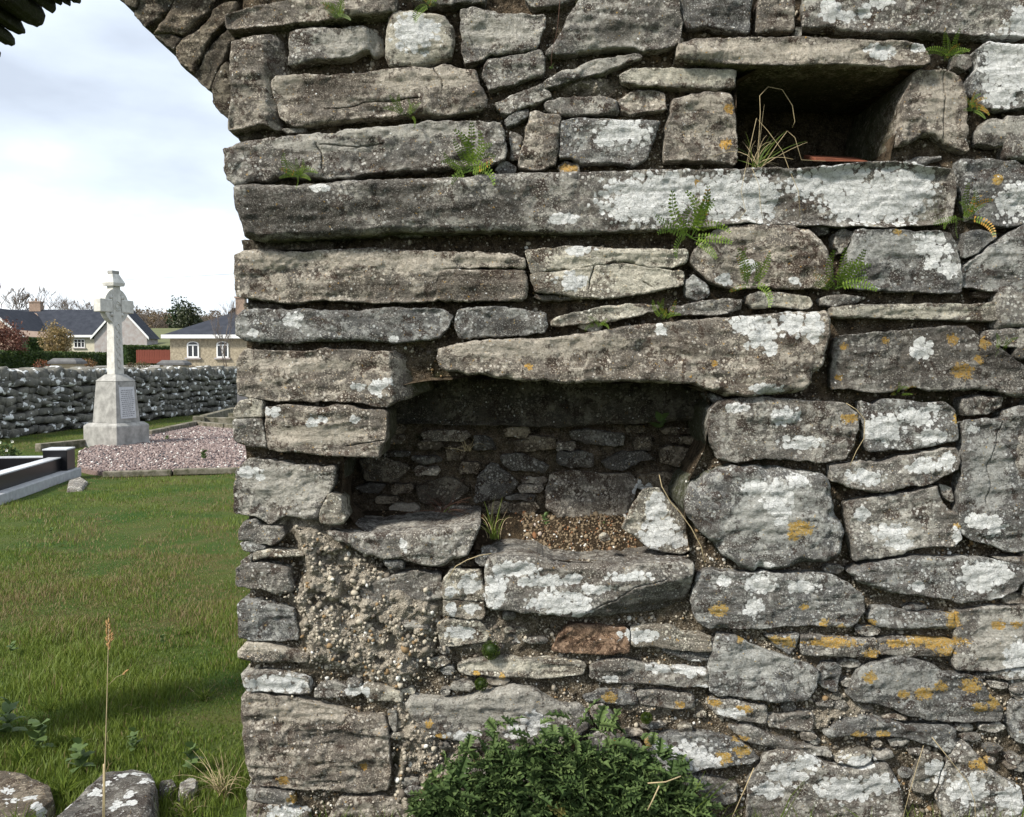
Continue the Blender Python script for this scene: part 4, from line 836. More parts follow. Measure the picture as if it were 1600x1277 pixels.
g2.tube([at(*p, -.01 + .01 * i) for i, p in enumerate([(1182,255),(1186,215),(1188,175),(1187,150),(1200,136),(1222,140),(1238,165),(1242,190),(1238,200)])], .0011, 5)
g2.tube([at(*p, -.01) for p in [(1165,265),(1172,230),(1182,185),(1200,205),(1222,235),(1232,262),(1248,300),(1250,340)]], .0010, 5)
g2.tube([at(*p, -.03) for p in [(1190,262),(1215,225),(1230,205),(1242,215),(1252,250),(1290,252)]], .0010, 5)
g2.tube([at(*p, -.03) for p in [(1165,262),(1158,300),(1165,330),(1152,345)]], .0008, 5)
g2.tube([at(*p, -.04) for p in [(1175,262),(1186,290),(1188,320),(1193,348)]], .0008, 5)
tag(g2.build('dry_grass_stalk', M['straw'], smooth=True), 'long dry grass stalks looping and hanging out of the upper niche', 'dry grass')
tuft('grass_tuft', at(772, 842, .10), 26, .15, 'green grass tuft growing at the middle of the lower niche sill', dry=10, spread=.55, azr=(0, 6.28))
tuft('grass_tuft', at(728, 705, .30), 0, .06, 'dry spiky tuft at the back of the lower niche', dry=16, spread=1.2, azr=(0, 6.28), dL=1.4)
tuft('grass_tuft', at(690, 800, .22), 3, .05, 'tangle of red dry stems on the soil at the left of the lower niche', dry=34, spread=1.5, drymat='twig', dL=3.0, azr=(0, 6.28))
tw = MB()
tw.tube([at(*p, -.01) for p in [(1030,742),(1034,760),(1048,785),(1062,800),(1080,825),(1096,855),(1102,885)]], [.0012, .0016, .0018, .0018, .0016, .0015, .0012], 5)
tag(tw.build('bare_twig', M['straw'], smooth=True), 'bare pale twig leaning across the pointed rock', 'twig')
tw = MB(); tw.tube([at(*p, -.05) for p in [(1322,630),(1338,640),(1351,655),(1350,685),(1338,705),(1328,728)]], .0012, 5)
tag(tw.build('bare_twig', M['straw'], smooth=True), 'thin pale root looping out of the joint right of the niche', 'twig')
tw = MB(); tw.tube([at(*p, -.05) for p in [(768,865),(750,868),(730,875),(712,885),(700,905)]], .0014, 5)
tag(tw.build('bare_twig', M['straw'], smooth=True), 'pale twig lying over the joint between the two sill slabs', 'twig')
def leafy(loc, n, L, label, name='seedling', flat=.4):
    t = empty(name, loc); tag(t, label, 'weed')
    lf = ribbon([(0, 0, 0), (L * .3, 0, L * .1), (L * .7, 0, L * .12), (L, 0, 0)], 1)[0]
    wv = np.array([.1, .32, .26, .03]) * L; lf[:4, 1] = -wv; lf[4:, 1] = wv; lf[:4, 0] = lf[4:, 0] = np.array([0, .3, .7, 1]) * L; lf[:, 2] = np.tile(np.array([0, .1, .12, 0]) * L, 2)
    me = npmesh('leaf', lf, np.array([(i, i + 1, 5 + i, 4 + i) for i in range(3)]), M['leaf'], dict(shade=np.full(8, .5)))
    for i in range(n):
        o = mobj('leaf', me, t); o.location = (0, -.004 * (i % 3), L * .5 * (i // 5)); o.rotation_euler = (RNG.uniform(-.5, .5), -RNG.uniform(.0, 1.2) * flat * 2, i * 2.4); s_ = RNG.uniform(.6, 1.1); o.scale = (s_,) * 3
leafy(at(852, 818, .10), 14, .024, 'small bright green leafy seedling on the sill of the lower niche')
leafy(at(943, 818, .12), 4, .012, 'tiny round-leaved seedling on the niche gravel')
leafy(at(862, 108, -.03), 7, .013, 'tiny green weed on a stem in the joint near the top')
leafy(at(1030, 668, .22), 9, .045, 'drooping weed with pointed leaves in the right of the lower niche')
s_ = MB(); s_.tube([at(*p, -.03) for p in [(875,0),(871,45),(862,85),(861,108)]], .0008, 5); tag(s_.build('thin_stem', M['twig'], smooth=True), 'thin trailing stem hanging down the top joint', 'stem')
# ---------------------------------------------------------------- terrain
WA = gr(0, 685); WBp = gr(360, 641)                      # foot of the boundary wall
wd = Vector((WBp.x - WA.x, WBp.y - WA.y)).normalized(); wn_ = Vector((-wd.y, wd.x))   # wn_ points beyond the wall
def sm(t): t = np.clip(t, 0, 1); return t * t * (3 - 2 * t)
def terr(x, y):
    x = np.asarray(x, float); y = np.asarray(y, float)
    s = (x - WA.x) * wn_.x + (y - WA.y) * wn_.y
    a = sm((s - .6) / 6) * .95; b = sm((y - 40) / 20) * .95
    return np.maximum(a, b) + np.clip(y - 50, 0, 70) * .022 + np.clip(y - 120, 0, 2000) * .012 + np.where(y > 8, 0, 0)
def tz(x, y): return float(terr(np.array([x]), np.array([y]))[0])
ax = np.concatenate([-np.geomspace(900, 20, 22), np.linspace(-19, 6, 76), np.geomspace(7, 900, 24)])
ay = np.concatenate([-np.geomspace(200, 8, 8), np.linspace(-7, 45, 120), np.geomspace(47, 1500, 40)])
GX, GY = np.meshgrid(ax, ay); fl = np.stack([GX.ravel(), GY.ravel()], 1)
gz = terr(fl[:, 0], fl[:, 1]) + fbm(np.stack([fl[:, 0] * .9, fl[:, 1] * .9, fl[:, 0] * 0], 1), 3) * .03 * (fl[:, 1] < 30) - .01
ii = np.arange(GX.size).reshape(GX.shape); ff = np.stack([ii[:-1, :-1], ii[:-1, 1:], ii[1:, 1:], ii[1:, :-1]], -1).reshape(-1, 4)
s = NM('lawn ground', .95, .1)
c = s.mix(s.step(s.noise(.9, 6, .6), .38, .62), (.030, .075, .010), (.085, .105, .025))
c = s.mix(s.step(s.noise(2.2, 7, .65, s.map(loc=(3, 3, 3))), .50, .66, 0, .7), c, (.12, .095, .04))
c = s.mix(s.step(s.noise(60, 5, .7), .3, .7, .55, 0), c, (.02, .022, .008))
s.col(c); s.bump(s.noise(40, 6, .7), .03, .8)
gnd = mobj('ground', npmesh('ground', np.stack([fl[:, 0], fl[:, 1], gz], 1), ff, s.m)); tag(gnd, 'lawn and fields around the ruin', kind='structure')
def gz_at(x, y):   # height of the lawn itself near the camera
    return float(terr([x], [y])[0] + fbm(np.array([[x * .9, y * .9, 0]]), 3)[0] * .03 * (y < 30) - .01)

# grass blades seen through the broken arch
def grass(name, n, d0, d1, pow_, hmin, hmax, wid, segs, label):
    d = d0 * (d1 / d0) ** (RNG.uniform(0, 1, n) ** pow_); px = RNG.uniform(-140, 430, n); x = (px - 800) / F * d; y = d - 3
    k = np.ones(n, bool)
    plot = np.array([(q.x, q.y) for q in (gr(*p) for p in PLOT)]); k &= ~inside(np.stack([x, y], 1), plot)
    s_ = (x - WA.x) * wn_.x + (y - WA.y) * wn_.y; k &= s_ < -.05; k &= ~((y < .62) & (x > -.97)) & ~(y < -.0)
    gp = np.array([(q.x, q.y) for q in GRAVEP]); k &= ~inside(np.stack([x, y], 1), gp)
    x, y, d = x[k], y[k], d[k]; n = len(x); z = terr(x, y) + fbm(np.stack([x * .9, y * .9, x * 0], 1), 3) * .03 - .012
    cl = fbm(np.stack([x * 2.2, y * 2.2, x * 0 + 5], 1), 3); h = RNG.uniform(hmin, hmax, n) * (1 + 1.7 * np.clip(cl, -.35, 1)) * (1 + .4 * (d < 5.5))
    a = RNG.uniform(0, 6.28, n); le = RNG.uniform(.05, .75, n); ux, uy = np.cos(a), np.sin(a); t = RNG.uniform(0, 6.28, n); wx, wy = np.cos(t) * wid, np.sin(t) * wid * .6
    base = np.stack([x, y, z], 1); W_ = np.stack([wx, wy, wx * 0], 1); T = base + np.stack([ux * le * h, uy * le * h, h], 1); Mi = base + np.stack([ux * le * h * .3, uy * le * h * .3, h * .6], 1)
    sh_ = np.clip(RNG.uniform(0, .92, n) * .7 + .3 * (cl + .3), 0, .92); dry = fbm(np.stack([x * .8 + 9, y * .8, x * 0], 1), 4); sh_ = np.where(RNG.uniform(0, 1, n) < np.clip(.16 + dry * 1.3, .03, .62), .97, sh_)
    if segs == 2:
        V = np.stack([base - W_, base + W_, Mi + W_ * .8, Mi - W_ * .8, T], 1).reshape(-1, 3); b = (np.arange(n) * 5)[:, None]
        Fc = np.concatenate([b + [[0, 1, 2]], b + [[0, 2, 3]], b + [[3, 2, 4]]]); S_ = np.repeat(sh_, 5)
    else:
        V = np.stack([base - W_, base + W_, T], 1).reshape(-1, 3); Fc = np.arange(n * 3).reshape(-1, 3); S_ = np.repeat(sh_, 3)
    o = mobj(name, npmesh(name, V, Fc, M['grass'], dict(shade=S_), smooth=False)); tag(o, label, 'grass', kind='stuff')
PLOT = [(122, 735), (124, 708), (178, 692), (236, 680), (300, 668), (440, 668), (470, 738), (330, 737), (240, 738), (160, 742)]
gp0 = gr(118, 744); gax = Vector((gr(0, 786).x - gp0.x, gr(0, 786).y - gp0.y)).normalized(); gay = Vector((-gax.y, gax.x)); gay = gay if gay.x < 0 else -gay
GRAVEP = [Vector((gp0.x, gp0.y)) + gax * a + gay * b for a, b in ((-.1, -.05), (2.6, -.05), (2.6, 1.3), (-.1, 1.3))]
grass('lawn_grass', 75000, 3.05, 7.5, .8, .014, .034, .0021, 2, 'short green lawn grass with straw coloured blades near the arch')
grass('lawn_grass', 120000, 7.0, 34, .62, .018, .040, .0042, 1, 'mown lawn grass farther off towards the graves')
# ragged grass at the foot of the wall, outside
n = 5000; x = RNG.uniform(-2.2, 2.6, n); y = -RNG.uniform(.0, 1, n) ** 1.6 * .9; a = RNG.uniform(0, 6.28, n); h = RNG.uniform(.04, .11, n); t = RNG.uniform(0, 6.28, n)
b_ = np.stack([x, y, x * 0 - .01], 1); W_ = np.stack([np.cos(t) * .0025, np.sin(t) * .0025, t * 0], 1); T = b_ + np.stack([np.cos(a) * h * .5, np.sin(a) * h * .5, h], 1)
o = mobj('foot_grass', npmesh('foot_grass', np.stack([b_ - W_, b_ + W_, T], 1).reshape(-1, 3), np.arange(n * 3).reshape(-1, 3), M['grass'], dict(shade=np.repeat(RNG.uniform(0, .92, n), 3)), smooth=False)); tag(o, 'grass along the foot of the ruined wall', 'grass', kind='stuff')
def blades_at(lst, label):
    t = MB(); 
    for pts, w0 in lst:
        V, f = ribbon([tuple(at(a, b, -.12)) for a, b in pts], w0, .0004, (0, 1, 0)); t.add([tuple(v) for v in V], f)
    me = npmesh('grass_leaf', t.v, t.f, M['grass'], dict(shade=[.35] * len(t.v))); tag(mobj('grass_plant', me), label, 'grass')
blades_at([([(1205, 1330), (1215, 1290), (1235, 1245), (1262, 1214)], .004), ([(1195, 1330), (1220, 1285), (1258, 1222)], .003)], 'two dark green grass blades before the wall at the bottom centre right')
blades_at([([(1360, 1330), (1345, 1280), (1315, 1258)], .004)], 'short green grass blade before the wall right of the pair of blades')
blades_at([([(1590, 1340), (1594, 1290), (1605, 1240)], .007)], 'broad green blade at the bottom right corner')
sx = MB(); sx.tube([at(*p, -.06) for p in [(1456,1152),(1480,1182),(1512,1222),(1523,1252),(1526,1320)]], .0013, 5)
tag(sx.build('dry_grass_stalk', M['straw'], smooth=True), 'bent dry stalk in front of the large stone at lower right', 'dry grass')
sx = MB(); sx.tube([at(*p, -.05) for p in [(1443,1165),(1435,1190),(1422,1235),(1405,1300)]], .0010, 5); tag(sx.build('dry_grass_stalk', M['straw'], smooth=True), 'short dry stalk crossing the bent stalk at lower right', 'dry grass')
sx = MB(); sx.tube([at(*p, -.05) for p in [(1178,1200),(1165,1230),(1145,1275),(1140,1320)]], .0016, 5)
tag(sx.build('dry_grass_stalk', M['straw'], smooth=True), 'dry stalk leaning on the wall just right of the leafy weed', 'dry grass')
sx = MB(); sx.tube([at(*p, -.30) for p in [(1012,1224),(1040,1222),(1064,1213)]], .0020, 6); sx.tube([at(*p, -.30) for p in [(1030,1228),(1020,1250),(1012,1266)]], .0022, 6)
tag(sx.build('dry_stick', M['straw'], smooth=True), 'broken pale dry sticks caught at the right of the leafy weed', 'stick')

# leafy weed at the foot of the wall: lobed leaves, each a part
def lobed(L, W, bend):
    k = 4; cen = []; V = []; f = []
    for i in range(k + 2):
        t = i / (k + 1); V.append((0, L * t, -bend * L * t * t))
    nC = k + 2
    for sg in (-1, 1):
        for i in range(1, k + 1):
            t = i / (k + 1); wv = W * (.35 + .65 * math.sin(math.pi * (t * .85 + .12))) * RNG.uniform(.8, 1.1)
            z = -bend * L * t * t + abs(wv) * .15; b = len(V)
            V += [(sg * wv * .42, L * (t - .07), z * .9), (sg * wv, L * (t + .06), z + RNG.uniform(-.1, .1) * W), (sg * wv * .8, L * (t + .13), z), (sg * wv * .45, L * (t + .10), z)]
            f += [(i - 1, b, i), (i, b, b + 1), (i, b + 1, b + 2), (i, b + 2, b + 3), (i, b + 3, i + 1)]
    V = np.array(V); V[:, 1] = np.minimum(V[:, 1], L * 1.02)
    return V, f
LV = [lobed(RNG.uniform(.055, .085), RNG.uniform(.019, .029), RNG.uniform(.1, .7)) for _ in range(6)]
LM = [npmesh('leaf', v, f, M['leaf'], dict(shade=np.full(len(v), q))) for (v, f), q in zip(LV, (.15, .35, .5, .65, .85, .25))] + [npmesh('leaf', LV[0][0], LV[0][1], M['leaf'], dict(shade=np.full(len(LV[0][0]), .98)))]
wc = at(876, 1300, -.14); weed = empty('leafy_weed', (wc.x, wc.y, wc.z)); tag(weed, 'dense dark green weed with lobed leaves growing at the foot of the wall', 'weed')
import mathutils
def mound_h(u):   # top of the clump in metres above its base, u in -1..1
    return .13 + .22 * max(0, 1 - (abs(u + .02)) ** 2.3)
from mathutils import Euler, Matrix
Vs, Fs, Ss, nn = [], [], [], 0
for i in range(1700):
    u = RNG.uniform(-1, 1); dep = RNG.uniform(0, 1) ** .8; hh = mound_h(u) * (RNG.uniform(.02, 1.0)) * (1 - .35 * dep * .6)
    loc = Vector((u * .455 + RNG.normal(0, .012), -.02 - .11 * math.sin(dep * 1.5) * (1.05 - hh * 1.2), hh + RNG.normal(0, .012)))
    if i < 44: loc = Vector((u * .44, RNG.uniform(-.02, .06), mound_h(u) + RNG.uniform(.0, .028)))
    rt = Euler((RNG.normal(.75, .5), RNG.normal(0, .35), RNG.uniform(-2.4, 2.4) if RNG.uniform() < .8 else RNG.uniform(-3.14, 3.14))); sc_ = RNG.uniform(.55, 1.15)
    k = RNG.integers(6); k = 6 if RNG.uniform() < .025 else k
    if i < 290:
        o = mobj('leaf', LM[k], weed); o.location = loc + Vector((0, -.015 if i >= 44 else 0, 0)); o.rotation_euler = rt; o.scale = (sc_,) * 3
    else:
        v, f = LV[k % 6]; mt = Matrix.LocRotScale(loc, rt, Vector((sc_,) * 3)); A = np.array(mt)[:3]; vv = v @ A[:, :3].T + A[:, 3]
        Vs.append(vv); Fs += [tuple(j + nn for j in q) for q in f]; nn += len(vv); Ss += [(.15, .35, .5, .65, .85, .25)[k % 6]] * len(vv)
o = mobj('inner_leaf', npmesh('inner_leaf', np.concatenate(Vs), np.array(Fs), M['leaf'], dict(shade=Ss)), weed); o['kind'] = 'stuff'
st = MB()
for i in range(60):
    u = RNG.uniform(-.95, .95); st.tube([(u * .4, .02, 0), (u * .46, -.02, mound_h(u) * .5), (u * .5, -.05, mound_h(u) * .92)], [.0022, .0018, .001], 4)
o = st.build('stems', M['twig'], weed, True); o['kind'] = 'stuff'
tuft('grass_tuft', at(1050, 1325, -.20), 40, .30, 'grass tuft at the right edge of the leafy weed', dry=8, spread=1.15, w0=.0032, azr=(-.9, 1.2))

# tall dry grass stalk before the arch
yS = -.45; stk = empty('tall_dry_grass_stalk', at(163, 1400, yS)); b0 = stk.location.copy(); tag(stk, 'tall single straw coloured grass stalk with a seed head before the arch', 'dry grass')
L2 = lambda a, b: at(a, b, yS) - b0
t = MB(); t.tube([L2(162, 1420), L2(163, 1277), L2(164, 1195), L2(167, 1100), L2(169, 1018), L2(170, 975)], [.0022, .002, .0019, .0014, .0011, .0008], 6)
t.build('stem', M['straw'], stk, True)
t = MB(); t.tube([L2(161, 1300), L2(162, 1240), L2(162, 1194)], [.0028, .0026, .0022], 6); t.build('sheath', M['straw'], stk, True)
t = MB(); t.tube([L2(170, 1070), L2(182, 1058), L2(194, 1053)], [.0007, .0006, .0005], 5); t.build('side_branch', M['straw'], stk, True)
def spikelets(cs, nm):
    t = MB()
    for (a, b, L_, an) in cs:
        p = L2(a, b); d = Vector((math.sin(an), RNG.uniform(-.3, .3), math.cos(an))) * L_
        t.tube([p, p + d * .3, p + d * .65, p + d], [.0006, .0026, .0020, .0003], 6)
    t.build(nm, M['seed'], stk, True)
M['seed'] = plain('seed head', (.40, .24, .10), .8, .35, 60, .001)
spikelets([(169 + RNG.uniform(-2.5, 2.5), 1016 - k * 2.0, RNG.uniform(.011, .017), RNG.uniform(-.5, .5)) for k in range(22)] + [(173 + RNG.uniform(-1, 2), 1003 - k * 2, .013, .6) for k in range(6)], 'seed_head')
spikelets([(191 + k * 2, 1054 - k * 1.5, .010, 1.0 + RNG.uniform(-.3, .3)) for k in range(4)], 'side_seed_head')

# rocks in the opening
def rock(name, P, label, tint='n', seed=0, rough=.012):
    """P: rows of rings, each ring = list of (x,y,z) world; lofted then smoothed and roughened"""
    n = len(P[0]); V = [tuple(p) for r_ in P for p in r_]; f = []
    for k in range(len(P) - 1):
        for i in range(n): j = (i + 1) % n; f.append((k * n + i, k * n + j, (k + 1) * n + j, (k + 1) * n + i))
    f.append(tuple(range((len(P) - 1) * n, len(P) * n)))
    me = npmesh(name, V, f); o = mobj(name, me)
    md = o.modifiers.new('s', 'SUBSURF'); md.subdivision_type = 'SIMPLE'; md.levels = 4
    dg = bpy.context.evaluated_depsgraph_get(); m2 = bpy.data.meshes.new_from_object(o.evaluated_get(dg)); o.modifiers.clear()
    co = np.zeros(len(m2.vertices) * 3, np.float32); m2.vertices.foreach_get('co', co); co = co.reshape(-1, 3).astype(float)
    no = np.array([v.normal for v in m2.vertices]); q = co * 9 + seed
    co += no * (fbm(q, 4)[:, None] * rough + fbm(co * np.array([8, 8, 40]) + seed, 2)[:, None] * rough * .4)
    m2.vertices.foreach_set('co', co.astype(np.float32).ravel()); m2.materials.append(M['stone']); m2.polygons.foreach_set('use_smooth', np.ones(len(m2.polygons), bool)); m2.update()
    wv_ = np.zeros(len(co))
    for (a_, b_) in ((190,1217),(165,1230),(202,1246),(182,1262),(217,1212),(150,1243),(100,1262),(205,1258),(228,1225),(12,1226),(20,1240),(48,1238),(60,1250)):
        g_ = gr(a_, b_, .09); dd = np.sqrt((co[:, 0] - g_.x) ** 2 + (co[:, 1] - g_.y) ** 2) / .022; wv_ = np.maximum(wv_, 1 - .5 * dd ** 2)
    at2 = m2.attributes.new('white', 'FLOAT', 'POINT'); at2.data.foreach_set('value', wv_.astype(np.float32))
    o.data = m2; t_ = TINTS[tint]; o['tint'] = list(t_) + [1.0]; tag(o, label, 'rock'); return o
def slabrock(name, top, zt, zb, label, tint, seed, tilt=0, rnd=.05):
    T = [gr(a, b, zt + tilt * (b - 1230) / 50) for a, b in top]; c_ = sum(T, Vector()) / len(T)
    rings = []
    for s_, z in ((1.10, zb), (1.07, zt - .05), (1.0, None), (.86, None)):
        rr = []
        for p in T:
            q = c_ + (p - c_) * s_; zz = (p.z - (.012 if s_ == 1.0 else 0)) if z is None else z
            rr.append((q.x, q.y, zz))
        rings.append(rr)
    return rock(name, rings, label, tint, seed)
slabrock('flat_rock', [(85,1275),(130,1235),(165,1203),(205,1197),(236,1202),(243,1225),(236,1262),(215,1300),(190,1345),(90,1345)], .10, -.03, 'flat grey rock with white lichen spots lying in the arch opening behind the tall stalk', 'd', 3)
slabrock('brown_rock', [(-90,1215),(-20,1196),(40,1205),(78,1225),(82,1245),(50,1270),(20,1320),(-90,1345)], .07, -.03, 'low brown rock at the bottom left corner', 'k', 8)
slabrock('small_rock', [(280,1222),(296,1214),(308,1218),(306,1232),(294,1240),(280,1236)], .035, -.02, 'small pale angular rock right of the flat grey rock', 'n', 12)
slabrock('small_rock', [(252,1222),(268,1218),(274,1228),(262,1240),(250,1236)], .03, -.02, 'small dark angular rock close to the flat grey rock', 'd', 15)
def gtuft(px, py, n, L, label, dry=0, w0=.003, spread=.8, z=0.0, mat='grass', **k):
    p = gr(px, py, z); return tuft('grass_tuft', (p.x, p.y, z - .01), n, L, label, dry=dry, w0=w0, spread=spread, azr=(0, 6.28), mat=mat, **k)
gtuft(100, 1238, 46, .15, 'bright green grass tuft between the brown rock and the flat rock', w0=.0038, spread=1.0)
gtuft(40, 1190, 30, .13, 'green tuft behind the brown rock at the left edge', w0=.004)
gtuft(348, 1240, 22, .12, 'tall mixed dry and green grass tuft by the foot of the ruined wall', dry=60, w0=.0028, spread=.6, dL=1.9)
gtuft(290, 1268, 20, .08, 'reddish dry grass tuft beside the small rocks', dry=26, spread=1.0)
gtuft(75, 1110, 60, .12, 'taller grass tuft in the lawn above the tall rock tuft', spread=.7, w0=.0022)
gtuft(30, 1290, 40, .10, 'green grass on the brown rock at the corner', z=.06, w0=.003, spread=1.0)
gtuft(245, 1255, 25, .05, 'low grass between the flat rock and the small rocks', spread=1.1)
for k, (a, b, n_, L_, lb) in enumerate(((150, 905, 70, .07, 'bright green clump in the sunny middle of the lawn'), (250, 905, 80, .07, 'wide bright clump in the lawn nearest the ruined wall'), (60, 925, 60, .06, 'bright clump in the lawn towards the left edge'),
        (290, 990, 50, .09, 'shaggy grass clump left of the ruined wall, halfway down the lawn'), (190, 1120, 60, .10, 'shaggy clump just right of the tall dry stalk'), (320, 1090, 60, .10, 'long grass clump beside the lower part of the ruined wall'), (120, 1165, 50, .09, 'grass clump above the flat grey rock'))):
    gtuft(a, b, n_, L_, lb, spread=1.0, w0=.0024, dry=6)
for k, (a, b, s9) in enumerate(((60, 1175, .075), (125, 1205, .06), (15, 1150, .08), (300, 1205, .05), (210, 1175, .045))):
    p = gr(a, b); leafy((p.x, p.y, .02), 16, s9, ['large broadleaf weed above the brown rock', 'broadleaf weed touching the upper edge of the flat grey rock', 'broadleaf weed at the left edge above the brown rock', 'broadleaf weed beside the small rocks', 'small broadleaf weed just behind the flat grey rock'][k])
for k, (a, b) in enumerate(((20, 1025), (80, 838), (255, 1012))):
    p = gr(a, b); leafy((p.x, p.y, .03), 12, .035, ['flat broadleaf weed at the left edge of the lawn', 'dark broadleaf weed in the lawn below the black grave', 'pale broadleaf weed in the middle of the lawn'][k])

# ---------------------------------------------------------------- pink gravel plot with kerbs
plot = empty('gravel_grave_plot', gr(260, 700)); pb = plot.location.copy(); tag(plot, 'large grave plot of pink gravel with mossy stone kerbs before the cross', 'grave')
PW = [gr(*p) - pb for p in PLOT]
Vp = [(p.x, p.y, .035) for p in PW] + [(p.x, p.y, -.05) for p in PW]; n = len(PW)
tri = delaunay_2d_cdt([Vector((p.x, p.y)) for p in PW], [(i, (i + 1) % n) for i in range(n)], [], 1, 1e-6, True)
bedm = plain('pink gravel bed', (.28, .20, .18), .9, .45, 60, .02)
mobj('gravel_bed', npmesh('gravel_bed', Vp, [tuple(t) for t in tri[2]] + [(i, i + n, (i + 1) % n + n, (i + 1) % n) for i in range(n)], bedm, smooth=False), plot)
x0, x1 = min(p.x for p in PW), max(p.x for p in PW); y0, y1 = min(p.y for p in PW), max(p.y for p in PW)
N_ = 26000; q = np.stack([RNG.uniform(x0, x1, N_), RNG.uniform(y0, y1, N_)], 1); q = q[inside(q, np.array([(p.x, p.y) for p in PW]))]
r = RNG.uniform(.012, .028, len(q)); pebbles('pink_gravel', np.stack([q[:, 0], q[:, 1], .035 + r * .4], 1), r, pebble_material('pink gravel', (.27, .215, .20), (.095, .068, .065), (.06, .058, .064)), plot)
kerbm = plain('old kerb', (.20, .18, .145), .9, .5, 9, .012, c2=(.055, .055, .03))
def kerb(a, b, w_=.16, h=.13, mat=None, par=None, nm='kerb_stone'):
    a, b = gr(*a), gr(*b); L_ = (b - a); k = max(1, int(L_.length / .9)); ang = math.atan2(L_.y, L_.x)
    for i in range(k):
        c_ = a + L_ * ((i + .5) / k); t = MB(); t.box((c_.x - pb.x, c_.y - pb.y, h / 2 + RNG.uniform(-.012, .012)), (L_.length / k * .975, w_, h + .04), ang + RNG.uniform(-.01, .01)); o = t.build(nm, mat or kerbm, par or plot, bevel=.015)
kerb((58, 706), (175, 694)); kerb((232, 683), (310, 667)); kerb((310, 668), (400, 676)); kerb((160, 744), (270, 741), h=.05, w_=.12); kerb((270, 741), (420, 738), h=.05, w_=.12)
t = MB(); p = gr(311, 665); t.box((p.x - pb.x, p.y - pb.y, .12), (.30, .26, .26), .3); t.build('corner_block', kerbm, plot, bevel=.02)
t = MB(); a = gr(275, 738); 
leafy((a.x, a.y + 1.2, .08), 16, .09, 'small green weed growing in the pink gravel')
p = gr(262, 690); leafy((p.x, p.y, .05), 8, .07, 'low green weed in the pink gravel nearer the cross')
# second low grave enclosure behind, at the edge of the ruined wall
g3 = empty('low_grave_kerb', gr(350, 662)); b3 = g3.location.copy(); tag(g3, 'low grey grave kerb behind the gravel plot beside the ruined wall', 'grave')
for a, b in (((318, 660), (366, 646)), ((318, 664), (400, 664)), ((366, 646), (430, 648))):
    A_, B_ = gr(*a), gr(*b); L_ = B_ - A_; t = MB(); c_ = (A_ + B_) / 2 - b3; t.box((c_.x, c_.y, .09), (L_.length, .2, .22), math.atan2(L_.y, L_.x)); t.build('kerb_stone', kerbm, g3, bevel=.02)
h3 = empty('headstone', gr(386, 655)); tag(h3, 'dark grey headstone half hidden behind the edge of the ruined wall', 'headstone')
t = MB(); t.box((0, 0, .62), (.55, .16, 1.1), -.2); t.build('slab', plain('dark headstone', (.11, .11, .12), .7, .3, 6), h3, bevel=.03); t = MB(); t.box((0, 0, .08), (1.0, .4, .2), -.2); t.build('foot', kerbm, h3, bevel=.01)

# ---------------------------------------------------------------- black granite grave
gran = plain('polished black granite', (.010, .010, .012), .3, .2, 200, 0, spec=.25); gtop = plain('bright granite top', (.55, .57, .60), .25, .15, 40, 0); conc = plain('grey concrete', (.36, .37, .38), .85, .25, 14, .004)
bg_ = empty('black_granite_grave', (gp0.x, gp0.y, 0)); tag(bg_, 'black polished granite grave surround with corner post and grey concrete base', 'grave')
ga = math.atan2(gax.y, gax.x)
def G(a, b, z): return (gax.x * a + gay.x * b, gax.y * a + gay.y * b, z)
t = MB(); t.box(G(.16, .16, .25), (.32, .32, .30), ga); t.build('corner_post', gran, bg_, bevel=.006)
t = MB(); t.box(G(.16, .16, .412), (.33, .33, .02), ga); t.build('post_top', gtop, bg_, bevel=.004)
for (a, b, dx, dy) in ((1.45, .16, 2.3, .16), (.16, .72, .16, .82), (1.45, 1.15, 2.3, .14)):
    t = MB(); t.box(G(a, b, .19), (dx, dy, .20), ga); t.build('rail', gran, bg_, bevel=.004)
    t = MB(); t.box(G(a, b, .30), (dx, dy + .005, .014), ga); t.build('rail_top', gtop, bg_)
t = MB(); t.box(G(1.3, .12, .05), (2.75, .36, .13), ga); t.box(G(.12, .75, .048), (.36, 1.0, .13), ga); t.build('concrete_base', conc, bg_, bevel=.012)
t = MB(); t.box(G(1.4, .66, .12), (2.2, .8, .06), ga); t.build('dark_chippings', gran, bg_)
fp = at(4, 742, 9.9); fl_ = empty('grave_flowers', (fp.x, fp.y, .16)); tag(fl_, 'green bushy plant with small white flowers on the black grave', 'plant')
